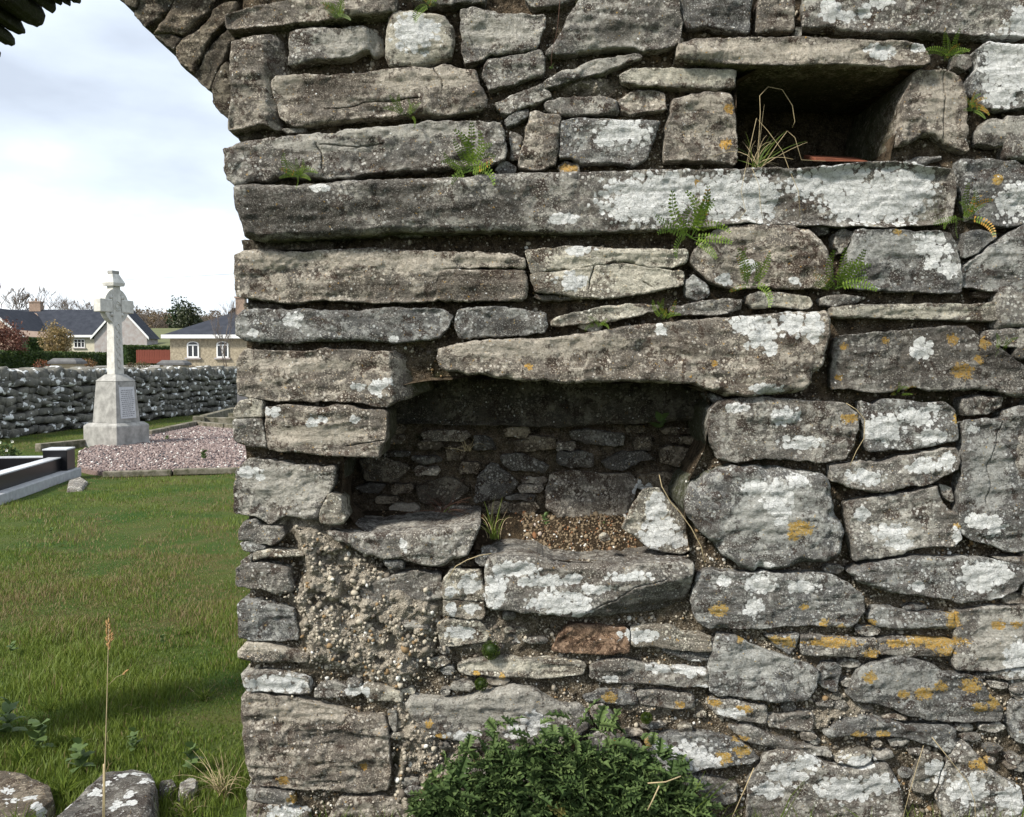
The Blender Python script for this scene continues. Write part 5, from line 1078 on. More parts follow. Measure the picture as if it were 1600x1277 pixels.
def leafcloud(name, n, rad, size, mat, parent=None, loc=(0, 0, 0), shell=.5, shf=None, holes=0, lump=.25, seed=0, flatz=False, box=False):
    if box: u = RNG.uniform(-1, 1, (n, 3)); k = RNG.integers(0, 3, n); k = np.where((k == 0) & (RNG.uniform(0, 1, n) < .5), 1, k); sg = np.sign(RNG.uniform(-1, 1, n)); u[np.arange(n), k] = sg * RNG.uniform(.86, 1.03, n); P = u
    else:
        u = RNG.normal(size=(n, 3)); u /= np.linalg.norm(u, axis=1)[:, None]; r_ = RNG.uniform(shell, 1, n) ** .6 * (1 + lump * fbm(u * 2.2 + seed, 3) * 2); P = u * r_[:, None]
        if holes: k = fbm(P * 2.6 + seed * 3, 3) > -holes; P = P[k]; n = len(P)
    P = P * np.array(rad) + np.array(loc)
    if flatz: P[:, 2] = np.maximum(P[:, 2], -rad[2] * .9)
    d = RNG.normal(size=(n, 3)); d /= np.linalg.norm(d, axis=1)[:, None]; e_ = np.cross(d, RNG.normal(size=(n, 3))); e_ /= np.linalg.norm(e_, axis=1)[:, None]; s_ = (size * RNG.uniform(.6, 1.3, n))[:, None]
    V = np.stack([P - d * s_, P + e_ * s_ * .5, P + d * s_, P - e_ * s_ * .5], 1).reshape(-1, 3); Fc = np.arange(n * 4).reshape(-1, 4)
    me = npmesh(name, V, Fc, mat, dict(shade=np.repeat(RNG.uniform(0, 1, n), 4)), smooth=False); return mobj(name, me, parent)
leafcloud('leaves', 1500, (.20, .20, .20), .022, M['leaf'], fl_, (0, 0, .13))
ptl = plain('white petals', (.75, .75, .68), .7, .1, 20, 0)
for i in range(14):
    t = MB(); c_ = Vector((RNG.uniform(-.16, .18), RNG.uniform(-.2, .0), RNG.uniform(.12, .36))); 
    for k in range(5): a = k * 1.257; t.add([c_, c_ + Vector((math.cos(a) * .022, -.012, math.sin(a) * .022)), c_ + Vector((math.cos(a + .6) * .024, -.012, math.sin(a + .6) * .024))], [(0, 1, 2)])
    t.build('flower', ptl, fl_)
# dark mound of stones/earth right of the base
t = gr(128, 752); o = slabrock('small_rock', [(108,750),(125,744),(137,752),(128,760),(105,762)], .04, -.03, 'flat grey stone at the foot of the black grave corner post', 'n', 31)

# ---------------------------------------------------------------- celtic cross
cbp = gr(183, 697); cr_ = empty('celtic_cross', (cbp.x, cbp.y, 0), R(69)); cr_.scale = (.92, .92, 1.02); tag(cr_, 'tall pale stone celtic cross on a tapered pedestal with an inscription panel', 'cross')
cst = plain('weathered cross stone', (.36, .355, .335), .9, .42, 7, .006); csh = plain('pale cross shaft', (.60, .59, .55), .9, .30, 9, .006)
t = MB(); t.box((0, 0, .18), (.92, .92, .46)); t.build('plinth', cst, cr_, bevel=.02)
t = MB(); t.box((0, 0, .435), (.90, .90, .05), 0, .86); t.build('plinth_slope', cst, cr_)
t = MB(); t.box((0, 0, .86), (.66, .66, .80), 0, .82); t.build('pedestal', cst, cr_, bevel=.008)
t = MB(); t.box((0, 0, 1.32), (.56, .56, .125), 0, .52); t.build('pedestal_slope', cst, cr_)
sl_ = math.atan2(.059, .80)
pq = MB(); pq.box((0, 0, 0), (.42, .03, .64)); pl = pq.build('inscription_panel', plain('pale panel', (.55, .56, .58), .8, .15, 20, .001), cr_); pl.location = (0, -.300, .86); pl.rotation_euler = (-sl_, 0, 0)
ins = MB()
for i in range(14):
    z = .22 - i * .038; x = -.17 + RNG.uniform(0, .03)
    while x < .13: w_ = RNG.uniform(.02, .07); ins.box((x + w_ / 2, -.0165, z), (w_, .004, .012)); x += w_ + .018
o = ins.build('inscription', plain('letter lead', (.16, .16, .17), .8, .1, 20, 0), pl)
t = MB(); t.box((0, 0, .33), (.40, .034, .09)); t.build('panel_relief', cst, pl)
# shaft and head
t = MB(); 
def frust(z0, z1, w0, w1, d0, d1):
    V = []
    for z, a, b in ((z0, w0, d0), (z1, w1, d1)): V += [(-a, -b, z), (a, -b, z), (a, b, z), (-a, b, z)]
    t.add(V, [(3, 2, 1, 0), (4, 5, 6, 7), (0, 1, 5, 4), (1, 2, 6, 5), (2, 3, 7, 6), (3, 0, 4, 7)])
frust(1.38, 3.10, .130, .100, .110, .085); t.build('shaft', csh, cr_, bevel=.01)
t = MB(); t.box((-.29, 0, 2.69), (.34, .19, .25)); t.build('arm', csh, cr_, bevel=.015)
t = MB(); t.box((.29, 0, 2.69), (.34, .19, .25)); t.build('arm', csh, cr_, bevel=.015)
t = MB(); nR = 40
for k in range(nR):
    a0, a1 = 2 * math.pi * k / nR, 2 * math.pi * (k + 1) / nR; b = len(t.v)
    for a in (a0, a1):
        for r_, y in ((.335, -.075), (.335, .075), (.24, .075), (.24, -.075)): t.v.append((r_ * math.cos(a), y, 2.69 + r_ * math.sin(a)))
    for i in range(4): t.f.append((b + i, b + (i + 1) % 4, b + 4 + (i + 1) % 4, b + 4 + i))
t.build('ring', csh, cr_)
for sx_ in (-1, 1):
    for sz_ in (-1, 1):
        t = MB(); t.tube([(sx_ * .145, -.09, 2.69 + sz_ * .165), (sx_ * .145, .09, 2.69 + sz_ * .165)], .04, 10); t.build('boss', csh, cr_, True)
# carved knotwork on the face
t = MB()
for ph in (0, math.pi):
    pts = []
    for i in range(61):
        z = 1.50 + i / 60 * .86; f_ = (z - 1.38) / 1.72; dpt = .110 - .025 * f_
        pts.append((.055 * math.sin(i / 60 * 6 * math.pi + ph), -dpt - .004, z))
    t.tube(pts, .011, 4)
for rr in (.05, .09): t.tube([(rr * math.cos(a * .3142), -.094, 2.69 + rr * math.sin(a * .3142)) for a in range(21)], .010, 4)
t.build('knotwork', csh, cr_, True)
t = MB(); frust(3.07, 3.13, .15, .165, .145, .16); frust(3.13, 3.31, .165, .085, .16, .06); t.build('cap', csh, cr_); t = MB(); t.box((0, 0, 3.335), (.20, .14, .06)); t.build('cap_ridge', cst, cr_, bevel=.01)

# ---------------------------------------------------------------- boundary wall
bw = empty('boundary_wall', (WA.x, WA.y, 0)); tag(bw, 'dark drystone graveyard wall with upright coping stones and white lichen', 'wall')
s = NM('boundary stone', .9, .2)
oi = s.t.nodes.new('ShaderNodeObjectInfo'); g_ = s.t.nodes.new('ShaderNodeNewGeometry'); s.co = g_.outputs['Position']
c = s.mix(s.step(s.noise(2.2, 5, .6), .35, .65), (.060, .060, .055), (.15, .145, .125)); c = s.mix(s.step(s.noise(7, 6, .7), .5, .6, 0, .6), c, (.21, .20, .165))
c = s.mix(s.step(s.noise(5.5, 4, .5, s.map((1, .7, 1.2), (7, 2, 2))), .59, .62), c, (.66, .67, .66))
s.col(c); s.bump(s.noise(20, 6, .7), .02, .8); M['bstone'] = s.m
def lump(nm, sx_, sy_, sz_):
    V = np.array([(x, y, z) for z in (-.5, .5) for x, y in ((-.5, -.5), (.5, -.5), (.5, .5), (-.5, .5))]); c8 = V * (1 + RNG.uniform(-.28, .06, (8, 3)))
    V = []; F_ = []      # a block with broken corners: each face inset, corners chamfered
    fc = [(3, 2, 1, 0), (4, 5, 6, 7), (0, 1, 5, 4), (1, 2, 6, 5), (2, 3, 7, 6), (3, 0, 4, 7)]; idx = {}
    for fi, q in enumerate(fc):
        ce = c8[list(q)].mean(0)
        for i in q: idx[(fi, i)] = len(V); V.append(ce + (c8[i] - ce) * RNG.uniform(.68, .9) + (ce * .06))
        F_ += [(idx[(fi, q[0])], idx[(fi, q[1])], idx[(fi, q[2])]), (idx[(fi, q[0])], idx[(fi, q[2])], idx[(fi, q[3])])]
    for i in range(8):
        fs_ = [fi for fi, q in enumerate(fc) if i in q]; F_.append(tuple(idx[(fi, i)] for fi in fs_))
    for fi, q in enumerate(fc):
        for k in range(4):
            a, b = q[k], q[(k + 1) % 4]
            for fj in range(fi + 1, 6):
                if a in fc[fj] and b in fc[fj]: F_ += [(idx[(fi, a)], idx[(fj, a)], idx[(fj, b)]), (idx[(fi, a)], idx[(fj, b)], idx[(fi, b)])]
    V = np.array(V) * np.array([sx_, sy_, sz_]); F2 = []
    for f in F_:
        n_ = np.cross(V[f[1]] - V[f[0]], V[f[2]] - V[f[0]]); F2.append(f if n_ @ (V[f[0]] + V[f[1]] + V[f[2]]) > 0 else f[::-1])
    global LF; LF = np.array(F2)
    m_ = npmesh(nm, V, LF, M['bstone'], smooth=False); return m_
LMs = [lump('stone', 1.12, 1.0, 1.1) for _ in range(14)]
u3 = Vector((wd.x, wd.y, 0)); n3 = Vector((wn_.x, wn_.y, 0)); ang = math.atan2(wd.y, wd.x)
core = MB(); Lw = 40
for i in range(-3, Lw):     # body, the joints behind the stones
    pass
core.box((u3 * 12 + n3 * .30 + Vector((0, 0, .55))), (36.2, .46, 1.26), ang); core.build('wall_core', plain('dark wall joints', (.030, .027, .022), .95, .4, 10, .01), bw)
u = -1.5; items = []
for row in range(7):
    z = .02 + row * .178; x = -6.0 + RNG.uniform(0, .3)
    while x < 30:
        w_ = RNG.uniform(.16, .55); hh_ = RNG.uniform(.13, .22); items.append((x + w_ / 2, z + .09 + RNG.uniform(-.04, .04), w_, hh_)); x += w_ * .97
items.sort(key=lambda a: abs(a[0] - 6) - (0 if 0 < a[0] < 13 else -100))
Vs, Fs, nn = [], [], 0
for k, (a, z, w_, h) in enumerate(items):
    me = LMs[RNG.integers(10)]; loc = u3 * a + n3 * (.05 + RNG.uniform(-.02, .02)) + Vector((0, 0, z)); sc_ = (w_ * .90, .26, h * RNG.uniform(.82, 1.0)); rt = Euler((RNG.uniform(-.3, .3), RNG.uniform(-.28, .28), ang))
    if k < 250:
        o = mobj('stone', me, bw); o.location = loc; o.rotation_euler = rt; o.scale = sc_
    else:
        mt = Matrix.LocRotScale(loc, rt, Vector(sc_)); A = np.array(mt)[:3]; v = np.array([x_.co for x_ in me.vertices]) @ A[:, :3].T + A[:, 3]; Vs.append(v); Fs.append(LF + nn); nn += len(v)
o = mobj('far_stone', npmesh('far_stone', np.concatenate(Vs), np.concatenate(Fs), M['bstone'], smooth=False), bw); o['kind'] = 'stuff'
x = -6.0; k = 0
while x < 30:
    w_ = RNG.uniform(.18, .40)
    o = mobj('coping_stone', LMs[RNG.integers(10)], bw); o.location = u3 * (x + w_ / 2) + n3 * .25 + Vector((0, 0, 1.33)); o.rotation_euler = (0, RNG.uniform(-.25, .1), ang); o.scale = (w_ * .95, .60, RNG.uniform(.28, .42)); x += w_
# ---------------------------------------------------------------- beyond the boundary wall
def P(px, d, z=None):   # place on the terrain at distance d in the direction of photo column px
    x = (px - 800) / F * d; y = d - 3; return Vector((x, y, tz(x, y) if z is None else z))
def zat(py, d): return atd(800, py, d).z
yard = MB(); ys_ = [P(a, d) for d in (34, 40, 48, 56, 64, 72, 80) for a in (-60, 60, 180, 300, 420)]
yv = [(p.x, p.y, p.z + .02) for p in ys_]; yard.add(yv, [(r_ * 5 + c_, r_ * 5 + c_ + 1, (r_ + 1) * 5 + c_ + 1, (r_ + 1) * 5 + c_) for r_ in range(6) for c_ in range(4)])
o = yard.build('gravel_yard', plain('pale gravel yard', (.30, .29, .27), .95, .25, 3, .01)); tag(o, 'pale gravel yard and lane beyond the boundary wall', kind='structure')
# hedges
M['hedge'] = leaf_material('hedge leaves', (.020, .045, .008), (.075, .115, .02), None)
def hedge(p0, p1, h, w_, label, n, mat='hedge', size=.11):
    c_ = (p0 + p1) / 2; L_ = (p1 - p0).length; t = empty('hedge', c_, math.atan2(p1.y - p0.y, p1.x - p0.x)); t.location.z = min(p0.z, p1.z); tag(t, label, 'hedge')
    leafcloud('foliage', n, (L_ / 2, w_ / 2, h / 2), size, M[mat], t, (0, 0, h / 2), box=True); b = MB(); b.box((0, 0, h / 2 - .05), (L_ * .99, w_ * .8, h * .92)); b.build('inner_foliage', M['hedge'], t)
pa, pb2 = P(-40, 66), P(172, 80); hedge(pa, pb2, zat(552, 70) - pa.z + .15, 1.4, 'long dark green clipped hedge left of the cross', 9000)
pa, pb2 = P(190, 80), P(272, 86); hedge(pa, pb2, zat(538, 82) - pb2.z, 1.5, 'dark green hedge between the cross and the stone house', 4500)
pa, pb2 = P(36, 84), P(62, 86); hedge(pa, pb2, zat(527, 84) - pb2.z, 1.6, 'taller green hedge in front of the pink gable', 2500)
# wooden fence
fa, fb = P(214, 74), P(272, 74); fz = zat(568, 74); fh = zat(547, 74) - fz; fe = empty('board_fence', (fa.x, fa.y, fz)); tag(fe, 'red brown board fence between the hedge and the stone house', 'fence')
fm = plain('red brown boards', (.17, .045, .028), .8, .3, 6, .003); bm_ = MB(); bm_.box((.06, 0, fh / 2), (.125, .03, fh)); bme = bm_.build('board', fm, fe); L_ = (fb - fa).length; nB = int(L_ / .14)
for i in range(1, nB): o = mobj('board', bme.data, fe); o.location = (i * .14, (i % 3) * .004, ((i * 7) % 5) * .006)
t = MB(); t.box((L_ / 2, .04, fh * .75), (L_, .05, .08)); t.build('rail', fm, fe)
# shrubs
def bushy(name, px, d, w_, h, c1, c2, label, n=1200, size=.07, cat='shrub', zoff=0, stems=True, holes=.3):
    p = P(px, d); t = empty(name, (p.x, p.y, p.z + zoff)); tag(t, label, cat); m_ = leaf_material(name + ' leaves', c1, c2)
    leafcloud('foliage', n, (w_ / 2, w_ / 2, h / 2), size, m_, t, (0, 0, h * .52), shell=.25, holes=holes, seed=px)
    b = MB()
    for i in range(7): a = i * .9; b.tube([(0, 0, 0), (math.cos(a) * w_ * .15, math.sin(a) * w_ * .15, h * .4), (math.cos(a) * w_ * .32, math.sin(a) * w_ * .32, h * .8)], [.05, .03, .012], 4)
    b.build('stem', M['bark'], t, True)
M['bark'] = plain('bark', (.12, .095, .075), .9, .4, 6, .01)
bushy('shrub', 8, 70, 3.6, zat(503, 70) - P(8, 70).z, (.085, .035, .025), (.20, .085, .055), 'large red brown shrub at the left edge', 7000, .10)
bushy('shrub', 90, 76, 2.7, zat(503, 76) - P(90, 76).z, (.12, .10, .03), (.40, .28, .13), 'yellowish autumn shrub in front of the slate roof', 5500, .095)
bushy('shrub', 69, 60, 1.3, 1.05, (.13, .03, .015), (.28, .09, .035), 'low rusty shrub left of the nearer stone tomb', 800, .05, zoff=-.2)
bushy('shrub', 139, 64, 1.2, .95, (.11, .05, .02), (.26, .15, .05), 'low orange brown shrub between the tomb and the cross', 800, .05, zoff=-.1)
bushy('shrub', 222, 66, 1.4, .6, (.05, .05, .015), (.16, .13, .04), 'low yellow green shrub right of the cross', 500, .05)
bushy('shrub', 205, 66, .8, .5, (.04, .03, .015), (.12, .09, .03), 'small dark shrub just right of the cross shaft', 300, .05)
# tombs
tomb_l = plain('tomb lid', (.13, .13, .13), .9, .3, 4, .01); tomb_b = plain('tomb side', (.36, .31, .21), .9, .3, 4, .01)
def tomb(px0, px1, pyt, pyb, d, label, face=None, rails=True):
    a, b = atd(px0, pyb, d), atd(px1, pyb, d); W_ = b.x - a.x; zt = zat(pyt, d); zb = min(a.z, 1.6) - .25; c_ = (a + b) / 2; t = empty('stone_tomb', (c_.x, c_.y, zb), .12); tag(t, label, 'tomb'); H = zt - zb
    m_ = MB(); m_.box((0, .4, H * .33), (W_ * .84, 1.3, H * .70)); m_.build('body', tomb_b, t)
    m_ = MB(); m_.box((0, .4, H * .74), (W_, 1.6, H * .14)); m_.box((0, .4, H * .905), (W_ * .99, 1.55, H * .19), 0, .72); m_.build('lid', tomb_l, t, bevel=.02)
    if face: m_ = MB(); m_.box((-W_ * .12, -.275, H * .56), (W_ * .33, .03, H * .26)); m_.build('name_panel', plain('white tomb panel', (.75, .72, .66), .8, .1, 5, 0), t)
tomb(80, 123, 560, 579, 46, 'grey lidded box tomb with buff sides beyond the boundary wall, left of the cross')
tomb(249, 291, 563, 580, 48, 'grey lidded box tomb with a white panel, right of the cross', face=True)
def railing(px0, px1, d, pyt, label):
    a, b = P(px0, d), P(px1, d); t = empty('grave_railing', a); tag(t, label, 'railing'); z = zat(pyt, d) - a.z; n = int((b.x - a.x) / .13); m_ = plain('iron', (.03, .03, .03), .6, .2, 5, 0)
    k = MB(); k.tube([(0, 0, -.2), (0, 0, z)], .022, 4); f = k.build('bar', m_, t)
    for i in range(1, n): o = mobj('bar', f.data, t); o.location.x = i * .13
    k = MB(); k.box((n * .065, 0, z * .82), (n * .13, .03, .03)); k.build('rail', m_, t)
railing(54, 80, 44, 573, 'low black iron railing left of the left tomb'); railing(88, 106, 44, 574, 'short black iron railing before the left tomb'); railing(219, 236, 52, 573, 'low black iron railing between the cross and the right tomb')

# ---------------------------------------------------------------- houses
slate = NM('slate roof', .85, .15)
uvz = slate.map((1, 1, 1)); rows = slate.t.nodes.new('ShaderNodeTexWave'); rows.wave_type = 'BANDS'; rows.bands_direction = 'Z'; rows.inputs['Scale'].default_value = 2.6; slate.lk(slate.co, rows.inputs[0])
slate.col(slate.mix(slate.step(slate.noise(1.6, 5, .6), .3, .7), (.022, .026, .036), (.040, .045, .058))); slate.bump(rows.outputs['Fac'], .03, .6); M['slate'] = slate.m
M['render'] = plain('cream render', (.55, .52, .42), .9, .15, 3, .002); M['greyr'] = plain('grey render', (.36, .35, .35), .9, .25, 2, .002, c2=(.28, .24, .23)); M['pinkr'] = plain('peach render', (.50, .36, .27), .9, .2, 2, .002)
M['white'] = plain('white paint', (.72, .73, .73), .5, .06, 3, 0); M['glass'] = plain('dark glass', (.02, .022, .026), .06, .2, 1, 0, spec=.6)
s = NM('house stone', .9, .2); c = s.mix(s.step(s.noise(6, 5, .7), .35, .65), (.20, .17, .12), (.40, .35, .26)); s.col(s.mix(s.step(s.voro(4.5, feat='DISTANCE_TO_EDGE'), .0, .06, .6, 0), c, (.15, .13, .10))); s.bump(s.noise(12, 5), .02, .6); M['hstone'] = s.m
M['brick'] = plain('chimney brick', (.30, .22, .17), .9, .3, 6, .01)
def window(t, x, y, z0, z1, w_, arch=False, leaves=2, bar=False, sill=True):
    fr = MB(); fw = .09; cz = (z0 + z1) / 2; H = z1 - z0
    for a, b, c_, d in ((x - w_ / 2 + fw / 2, cz, fw, H), (x + w_ / 2 - fw / 2, cz, fw, H)): fr.box((a, y - .05, b), (c_, .08, d))
    for b in (z0 + fw / 2, z1 - fw / 2): fr.box((x, y - .05, b), (w_ - 2 * fw, .08, fw))
    for i in range(1, leaves): fr.box((x - w_ / 2 + w_ * i / leaves, y - .05, cz), (fw, .078, H - 2 * fw))
    if bar: fr.box((x, y - .052, z0 + H * .62), (w_ - 2 * fw, .06, .05))
    if arch:
        n = 14; 
        for i in range(n):
            a0, a1 = math.pi * i / n, math.pi * (i + 1) / n; r1, r0 = w_ / 2, w_ / 2 - fw; k_ = .42
            V = [(x + r_ * math.cos(a_), yy, z1 + r_ * math.sin(a_) * k_ * 1.2) for yy in (y - .09, y - .01) for r_, a_ in ((r0, a0), (r1, a0), (r1, a1), (r0, a1))]
            fr.add(V, [(0, 1, 2, 3), (7, 6, 5, 4), (0, 4, 5, 1), (1, 5, 6, 2), (2, 6, 7, 3), (3, 7, 4, 0)])
    o = fr.build('window', M['white'], t)
    for i in range(leaves):
        g_ = MB(); ww = w_ / leaves; g_.box((x - w_ / 2 + ww * (i + .5), y - .02, cz), (ww - .03, .02, H - .06)); g_.build('pane', M['glass'], o)
    if arch:
        g_ = MB(); g_.poly([((w_ / 2 - .02) * math.cos(math.pi * i / 12), (w_ / 2 - .02) * math.sin(math.pi * i / 12) * .5) for i in range(13)], y - .03, y - .01, lambda u, v, d: (x + u, d, z1 + v)); g_.build('fanlight', M['glass'], o)
    if sill: g_ = MB(); g_.box((x, y - .08, z0 - .06), (w_ + .3, .2, .12)); g_.build('sill', M['greyr'], o)
def gable_wall(mb, w_, h, hr, y0, y1): mb.poly([(-w_ / 2, 0), (w_ / 2, 0), (w_ / 2, h), (0, hr), (-w_ / 2, h)], y0, y1, lambda u, v, d: (u, d, v))
# right house, hipped roof, stone walls
D = 66.; hA, hB = P(267, D), P(430, D); gz_ = hA.z; H = zat(524, D) - gz_; W_ = hB.x - hA.x; dp = 9.0
h = empty('stone_bungalow', ((hA.x + hB.x) / 2, hA.y, gz_)); tag(h, 'stone faced bungalow with hipped slate roof beside the ruined wall edge', 'house')
t = MB(); t.box((0, dp / 2, H / 2), (W_, dp, H)); t.build('wall', M['hstone'], h)
rz = zat(481, D + dp / 2) - gz_; o_ = .45; t = MB()
t.add([(-W_ / 2 - o_, -o_, H), (W_ / 2 + o_, -o_, H), (W_ / 2 + o_, dp + o_, H), (-W_ / 2 - o_, dp + o_, H), (-W_ / 2 + dp / 2, dp / 2, rz), (W_ / 2 - dp / 2, dp / 2, rz)], [(0, 1, 5, 4), (1, 2, 5), (2, 3, 4, 5), (3, 0, 4), (3, 2, 1, 0)]); t.build('roof', M['slate'], h)
t = MB(); t.box((0, -o_, H - .10), (W_ + 2 * o_ + .06, .07, .26)); t.box((-W_ / 2 - o_, dp / 2, H - .10), (.07, dp + 2 * o_, .26)); t.box((0, -o_ / 2, H - .24), (W_ + .8, o_, .04)); t.build('fascia', M['white'], h)
pz = lambda px: (px - 800) / F * D - h.location.x
for a in (303, 349): window(h, pz(a), 0, zat(559, D) - gz_, zat(538.5, D) - gz_, 18.5 / F * D, arch=True)
cx = pz(356.5); t = MB(); t.box((cx, dp / 2 - 1.0, rz - .0), (.70, .62, 1.5)); t.box((cx, dp / 2 - 1.0, rz + .72), (.85, .75, .14)); ch = t.build('chimney', M['brick'], h); t = MB(); t.tube([(cx, dp / 2 - 1, rz + .79), (cx, dp / 2 - 1, rz + 1.25)], .11, 8); t.tube([(cx, dp / 2 - 1, rz + 1.2), (cx, dp / 2 - 1, rz + 1.55)], .02, 5); t.build('chimney_pot', M['brick'], ch)
for a in (300, 352): bushy('potted_plant', a, 65, .5, .4, (.05, .04, .01), (.2, .12, .04), 'small potted plant below the %s window of the stone bungalow' % ('left' if a == 300 else 'right'), 120, .04, cat='plant')
# left house: long slate roof, gable wing to the right, peach gable at the left
D = 115.; A_, B_ = P(-30, D), P(150, D); g0 = zat(575, D); h = empty('slate_roofed_bungalow', ((A_.x + B_.x) / 2, A_.y, g0)); tag(h, 'long bungalow with dark slate roof, grey gable and cream front behind the hedge', 'house')
W_ = B_.x - A_.x; H = zat(525, D) - g0; dp = 9.; rz = zat(484, D + 4.5) - g0; t = MB(); t.box((0, dp / 2, H / 2), (W_, dp, H)); t.build('wall', M['render'], h)
t = MB(); t.add([(-W_ / 2, -.5, H), (W_ / 2 + 1.6, -.5, H), (W_ / 2 + 1.6, dp / 2, rz), (-W_ / 2, dp / 2, rz), (-W_ / 2, dp + .5, H), (W_ / 2 + 1.6, dp + .5, H)], [(0, 1, 2, 3), (3, 2, 5, 4), (0, 3, 4), (1, 5, 2)]); t.build('roof', M['slate'], h)
t = MB(); t.box((0, -.5, H - .05), (W_, .1, .3)); t.build('gutter', M['white'], h)
pz = lambda px: (px - 800) / F * D - h.location.x
window(h, pz(126), 0, zat(543.5, D) - g0, zat(530, D) - g0, 17 / F * D, leaves=3, bar=True)
# grey gable wing
gw = 82 / F * (D - 2); gx_ = (190 - 800) / F * (D - 2) - h.location.x; gh = zat(527, D - 2) - g0; gr_ = zat(480, D - 2) - g0
t = MB(); gable_wall(t, gw, gh, gr_ - .1, -2., 1.5); o = t.build('gable_wall', M['greyr'], h); o.location.x = gx_
t = MB()
for sg in (-1, 1): e0, e1 = (sg * (gw / 2 + .35), gh - .30), (0, gr_); t.add([(e0[0], -2.3, e0[1] + .1), (e1[0], -2.3, e1[1] + .02), (e1[0], 1.6, e1[1] + .02), (e0[0], 1.6, e0[1] + .1)], [(0, 1, 2, 3) if sg < 0 else (3, 2, 1, 0)])
o = t.build('gable_roof', M['slate'], h); o.location.x = gx_
t = MB()
for sg in (-1, 1):
    e0, e1 = Vector((sg * (gw / 2 + .35), -2.33, gh - .32)), Vector((0, -2.33, gr_ - .05)); d_ = Vector((0, 0, .34)); y_ = Vector((0, .12, 0))
    t.add([e0, e1, e1 + d_ * .9, e0 + d_ * .9, e0 + y_, e1 + y_, e1 + d_ * .9 + y_, e0 + d_ * .9 + y_], [(0, 1, 2, 3), (7, 6, 5, 4), (0, 4, 5, 1), (1, 5, 6, 2), (2, 6, 7, 3), (3, 7, 4, 0)])
o = t.build('bargeboard', M['white'], h); o.location.x = gx_
# peach gable at the left
D2 = 108.; gw = 112 / F * D2; gx_ = (-14 - 800) / F * D2 - h.location.x; t = MB(); gh = zat(526, D2) - g0; gr_ = zat(480, D2) - g0; gable_wall(t, gw, gh, gr_ - .1, D2 - D, 4.); o = t.build('gable_wall', M['pinkr'], h); o.location.x = gx_; o['label'] = 'peach coloured gable at the left'
t = MB()
for sg in (-1, 1):
    yv = D2 - D - .3
    t.add([(sg * (gw / 2 + .4), yv, gh - .35), (0, yv, gr_ - .02), (0, 3, gr_ - .02), (sg * (gw / 2 + .4), 3, gh - .35)], [(0, 1, 2, 3) if sg < 0 else (3, 2, 1, 0)])
o = t.build('gable_roof', M['slate'], h); o.location.x = gx_
t = MB()
for sg in (-1, 1):
    e0, e1 = Vector((sg * (gw / 2 + .4), yv - .04, gh - .7)), Vector((0, yv - .04, gr_ - .40)); d_ = Vector((0, 0, .36)); y_ = Vector((0, .12, 0))
    t.add([e0, e1, e1 + d_, e0 + d_, e0 + y_, e1 + y_, e1 + d_ + y_, e0 + d_ + y_], [(0, 1, 2, 3), (7, 6, 5, 4), (0, 4, 5, 1), (1, 5, 6, 2), (2, 6, 7, 3), (3, 7, 4, 0)])
o = t.build('bargeboard', M['white'], h); o.location.x = gx_
cx = pz(31); t = MB(); t.box((cx, dp / 2, rz + .4), (1.5, .8, 1.3)); t.box((cx, dp / 2, rz + 1.0), (1.7, .95, .15)); ch = t.build('chimney', M['brick'], h); t = MB(); t.tube([(cx, dp / 2, rz + 1.05), (cx, dp / 2, rz + 1.5)], .16, 8); t.build('chimney_pot', M['brick'], ch)

# ---------------------------------------------------------------- trees beyond the houses
def bare_tree(px, d, pyt, label, spread=.55, seed=0, rad=.20, lean=0, dens=6):
    rg = random.Random(seed); p = P(px, d); H = zat(pyt, d) - p.z; t = empty('bare_tree', p); tag(t, label, 'tree', 'leafless trees behind the houses'); tr = MB(); br = MB()
    def grow(q, dr, L_, r_, lv):
        n = 3; pts = [q]; dd = dr.copy()
        for i in range(n): dd = (dd + Vector((rg.gauss(0, .10), rg.gauss(0, .10), rg.gauss(.03, .05)))).normalized(); pts.append(pts[-1] + dd * L_ / n)
        r_ = max(r_, rad * .13); (tr if lv == 0 else br).tube(pts, [r_ * (1 - .4 * i / n) for i in range(n + 1)], 5 if lv < 2 else 3, False)
        if lv >= 5: return
        for k in range(3 if lv < 4 else 4):
            s_ = pts[rg.choice((2, 3, 3))] if lv else pts[rg.choice((2, 3, 3))]; a = rg.uniform(0, 6.28); sp = spread * rg.uniform(.6, 1.3)
            nd = (dd + Vector((math.cos(a) * sp, math.sin(a) * sp, .12))).normalized(); grow(s_, nd, L_ * rg.uniform(.62, .82), r_ * .56, lv + 1)
    grow(Vector((0, 0, 0)), Vector((lean, 0, 1)), H * .30, rad, 0); tr.build('trunk', M['bark'], t, True); br.build('crown', M['twigs'], t, True)
M['twigs'] = plain('bare twigs', (.17, .14, .12), .9, .3, 4, 0)
bare_tree(2, 130, 430, 'dark leafless tree behind the roof at the left edge', .6, 3, .32)
bare_tree(75, 150, 440, 'leafless tree behind the middle of the slate roof', .5, 5, .22)
bare_tree(104, 165, 452, 'smaller leafless tree behind the slate roof', .55, 6, .2)
bare_tree(140, 160, 453, 'leafless round crowned tree left of the cross head', .6, 7, .22)
bare_tree(161, 170, 458, 'leafless tree just behind the cross arm', .6, 17, .2)
bare_tree(228, 170, 474, 'low leafless tree right of the cross', .7, 8, .2); bare_tree(246, 175, 480, 'brownish leafless tree in the wood right of the cross', .7, 9, .2)
bare_tree(328, 150, 482, 'leafless tree left of the stone bungalow chimney', .7, 12, .16)
bare_tree(355, 61, 465, 'thin leafless sapling in front of the stone bungalow', .22, 11, .05); bare_tree(352, 62.5, 500, 'smaller thin sapling in front of the stone bungalow', .25, 19, .04)
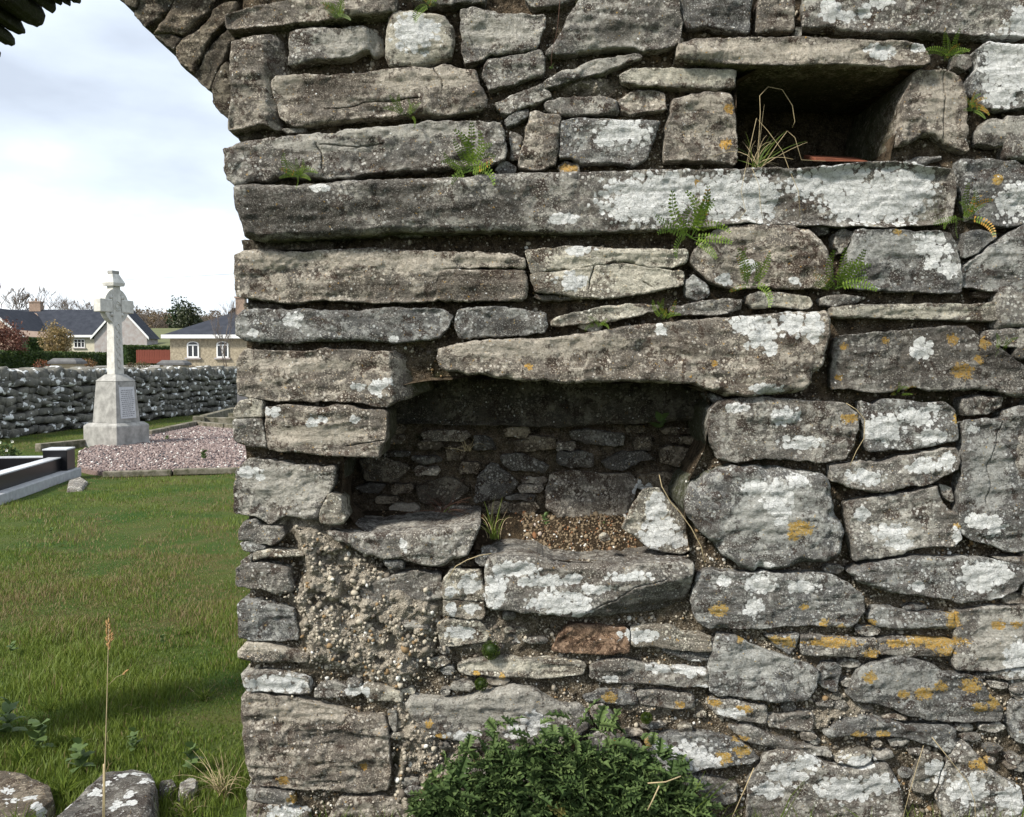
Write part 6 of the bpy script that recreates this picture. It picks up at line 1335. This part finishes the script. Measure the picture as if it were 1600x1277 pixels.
def leafy_tree(px, d, pyt, w_, c1, c2, label, n=3000, size=.3):
    p = P(px, d); H = zat(pyt, d) - p.z; t = empty('tree', p); tag(t, label, 'tree', 'leafy trees on the skyline'); m_ = leaf_material('tree leaves', c1, c2)
    leafcloud('crown', n, (w_ / 2, w_ / 2, H * .42), size, m_, t, (0, 0, H * .57), shell=.2, holes=.25, seed=px, lump=.3)
    b = MB(); b.tube([(0, 0, -.3), (.1, 0, H * .3), (0, 0, H * .7)], [.3, .22, .08], 6); b.build('trunk', M['bark'], t, True)
leafy_tree(284, 175, 467, 5.6, (.018, .035, .014), (.055, .085, .03), 'dark green rounded evergreen tree behind the fence')
leafy_tree(298, 172, 470, 4.6, (.025, .035, .018), (.07, .08, .035), 'dull green evergreen tree beside the stone bungalow roof', 2200)
leafy_tree(318, 178, 489, 3.4, (.04, .05, .02), (.10, .12, .04), 'small green tree left of the bungalow chimney', 1500)
for k, (a, py, c) in enumerate(((212, 487, 0), (226, 489, 1), (240, 492, 0), (255, 491, 1), (269, 490, 0), (309, 496, 1), (340, 490, 0), (384, 490, 1), (415, 486, 0))):
    leafy_tree(a, 185 + (k % 3) * 6, py - 7, 7.5, ((.085, .065, .04), (.11, .08, .045))[c], ((.20, .15, .09), (.24, .17, .09))[c],
       ['brown autumn tree right next to the cross shaft', 'tawny autumn tree second from the cross', 'brown autumn tree third from the cross', 'tawny autumn tree left of the evergreen', 'brown autumn tree partly behind the evergreen', 'tawny autumn tree right of the evergreen', 'brown autumn tree behind the bungalow roof', 'tawny autumn tree hidden behind the ruined wall edge', 'brown autumn tree behind the ruined wall'][k], 3200, .26)
wd_ = MB(); pts = []
wv = leafcloud('far_wood', 34000, (170, 6, 6.5), .6, leaf_material('far wood leaves', (.06, .055, .035), (.16, .13, .08)), None, box=True); q = P(150, 260); wv.location = (q.x, q.y, zat(498, 260) - 6.5); tag(wv, 'far brown hedgerow wood on the skyline', kind='stuff'); wv['category'] = 'wood'
fld = MB(); a, b, c_, d_ = P(205, 110), P(300, 110), P(300, 165), P(205, 165)
za = zat(526, 110); fld.add([(a.x, a.y, zat(542, 110)), (b.x, b.y, zat(542, 110)), (c_.x, c_.y, zat(513, 165)), (d_.x, d_.y, zat(513, 165)), (a.x, a.y, 0), (b.x, b.y, 0), (c_.x, c_.y, 0), (d_.x, d_.y, 0)], [(0, 1, 2, 3), (0, 4, 5, 1), (1, 5, 6, 2), (2, 6, 7, 3), (3, 7, 4, 0)])
o = fld.build('hill_field', plain('far field', (.11, .12, .05), .95, .25, .3, .0)); tag(o, 'sloping green field on the low hill', kind='structure')
# overhead cable
t = MB(); t.tube([atd(px, py, 75) for px, py in ((-300, 449), (-100, 446), (20, 443), (160, 439), (280, 433), (420, 425), (700, 408))], .013, 4)
tag(t.build('overhead_cable', plain('cable', (.20, .20, .21), .7, .1, 1, 0), smooth=True), 'thin overhead cable crossing the sky behind the cross head', 'cable')
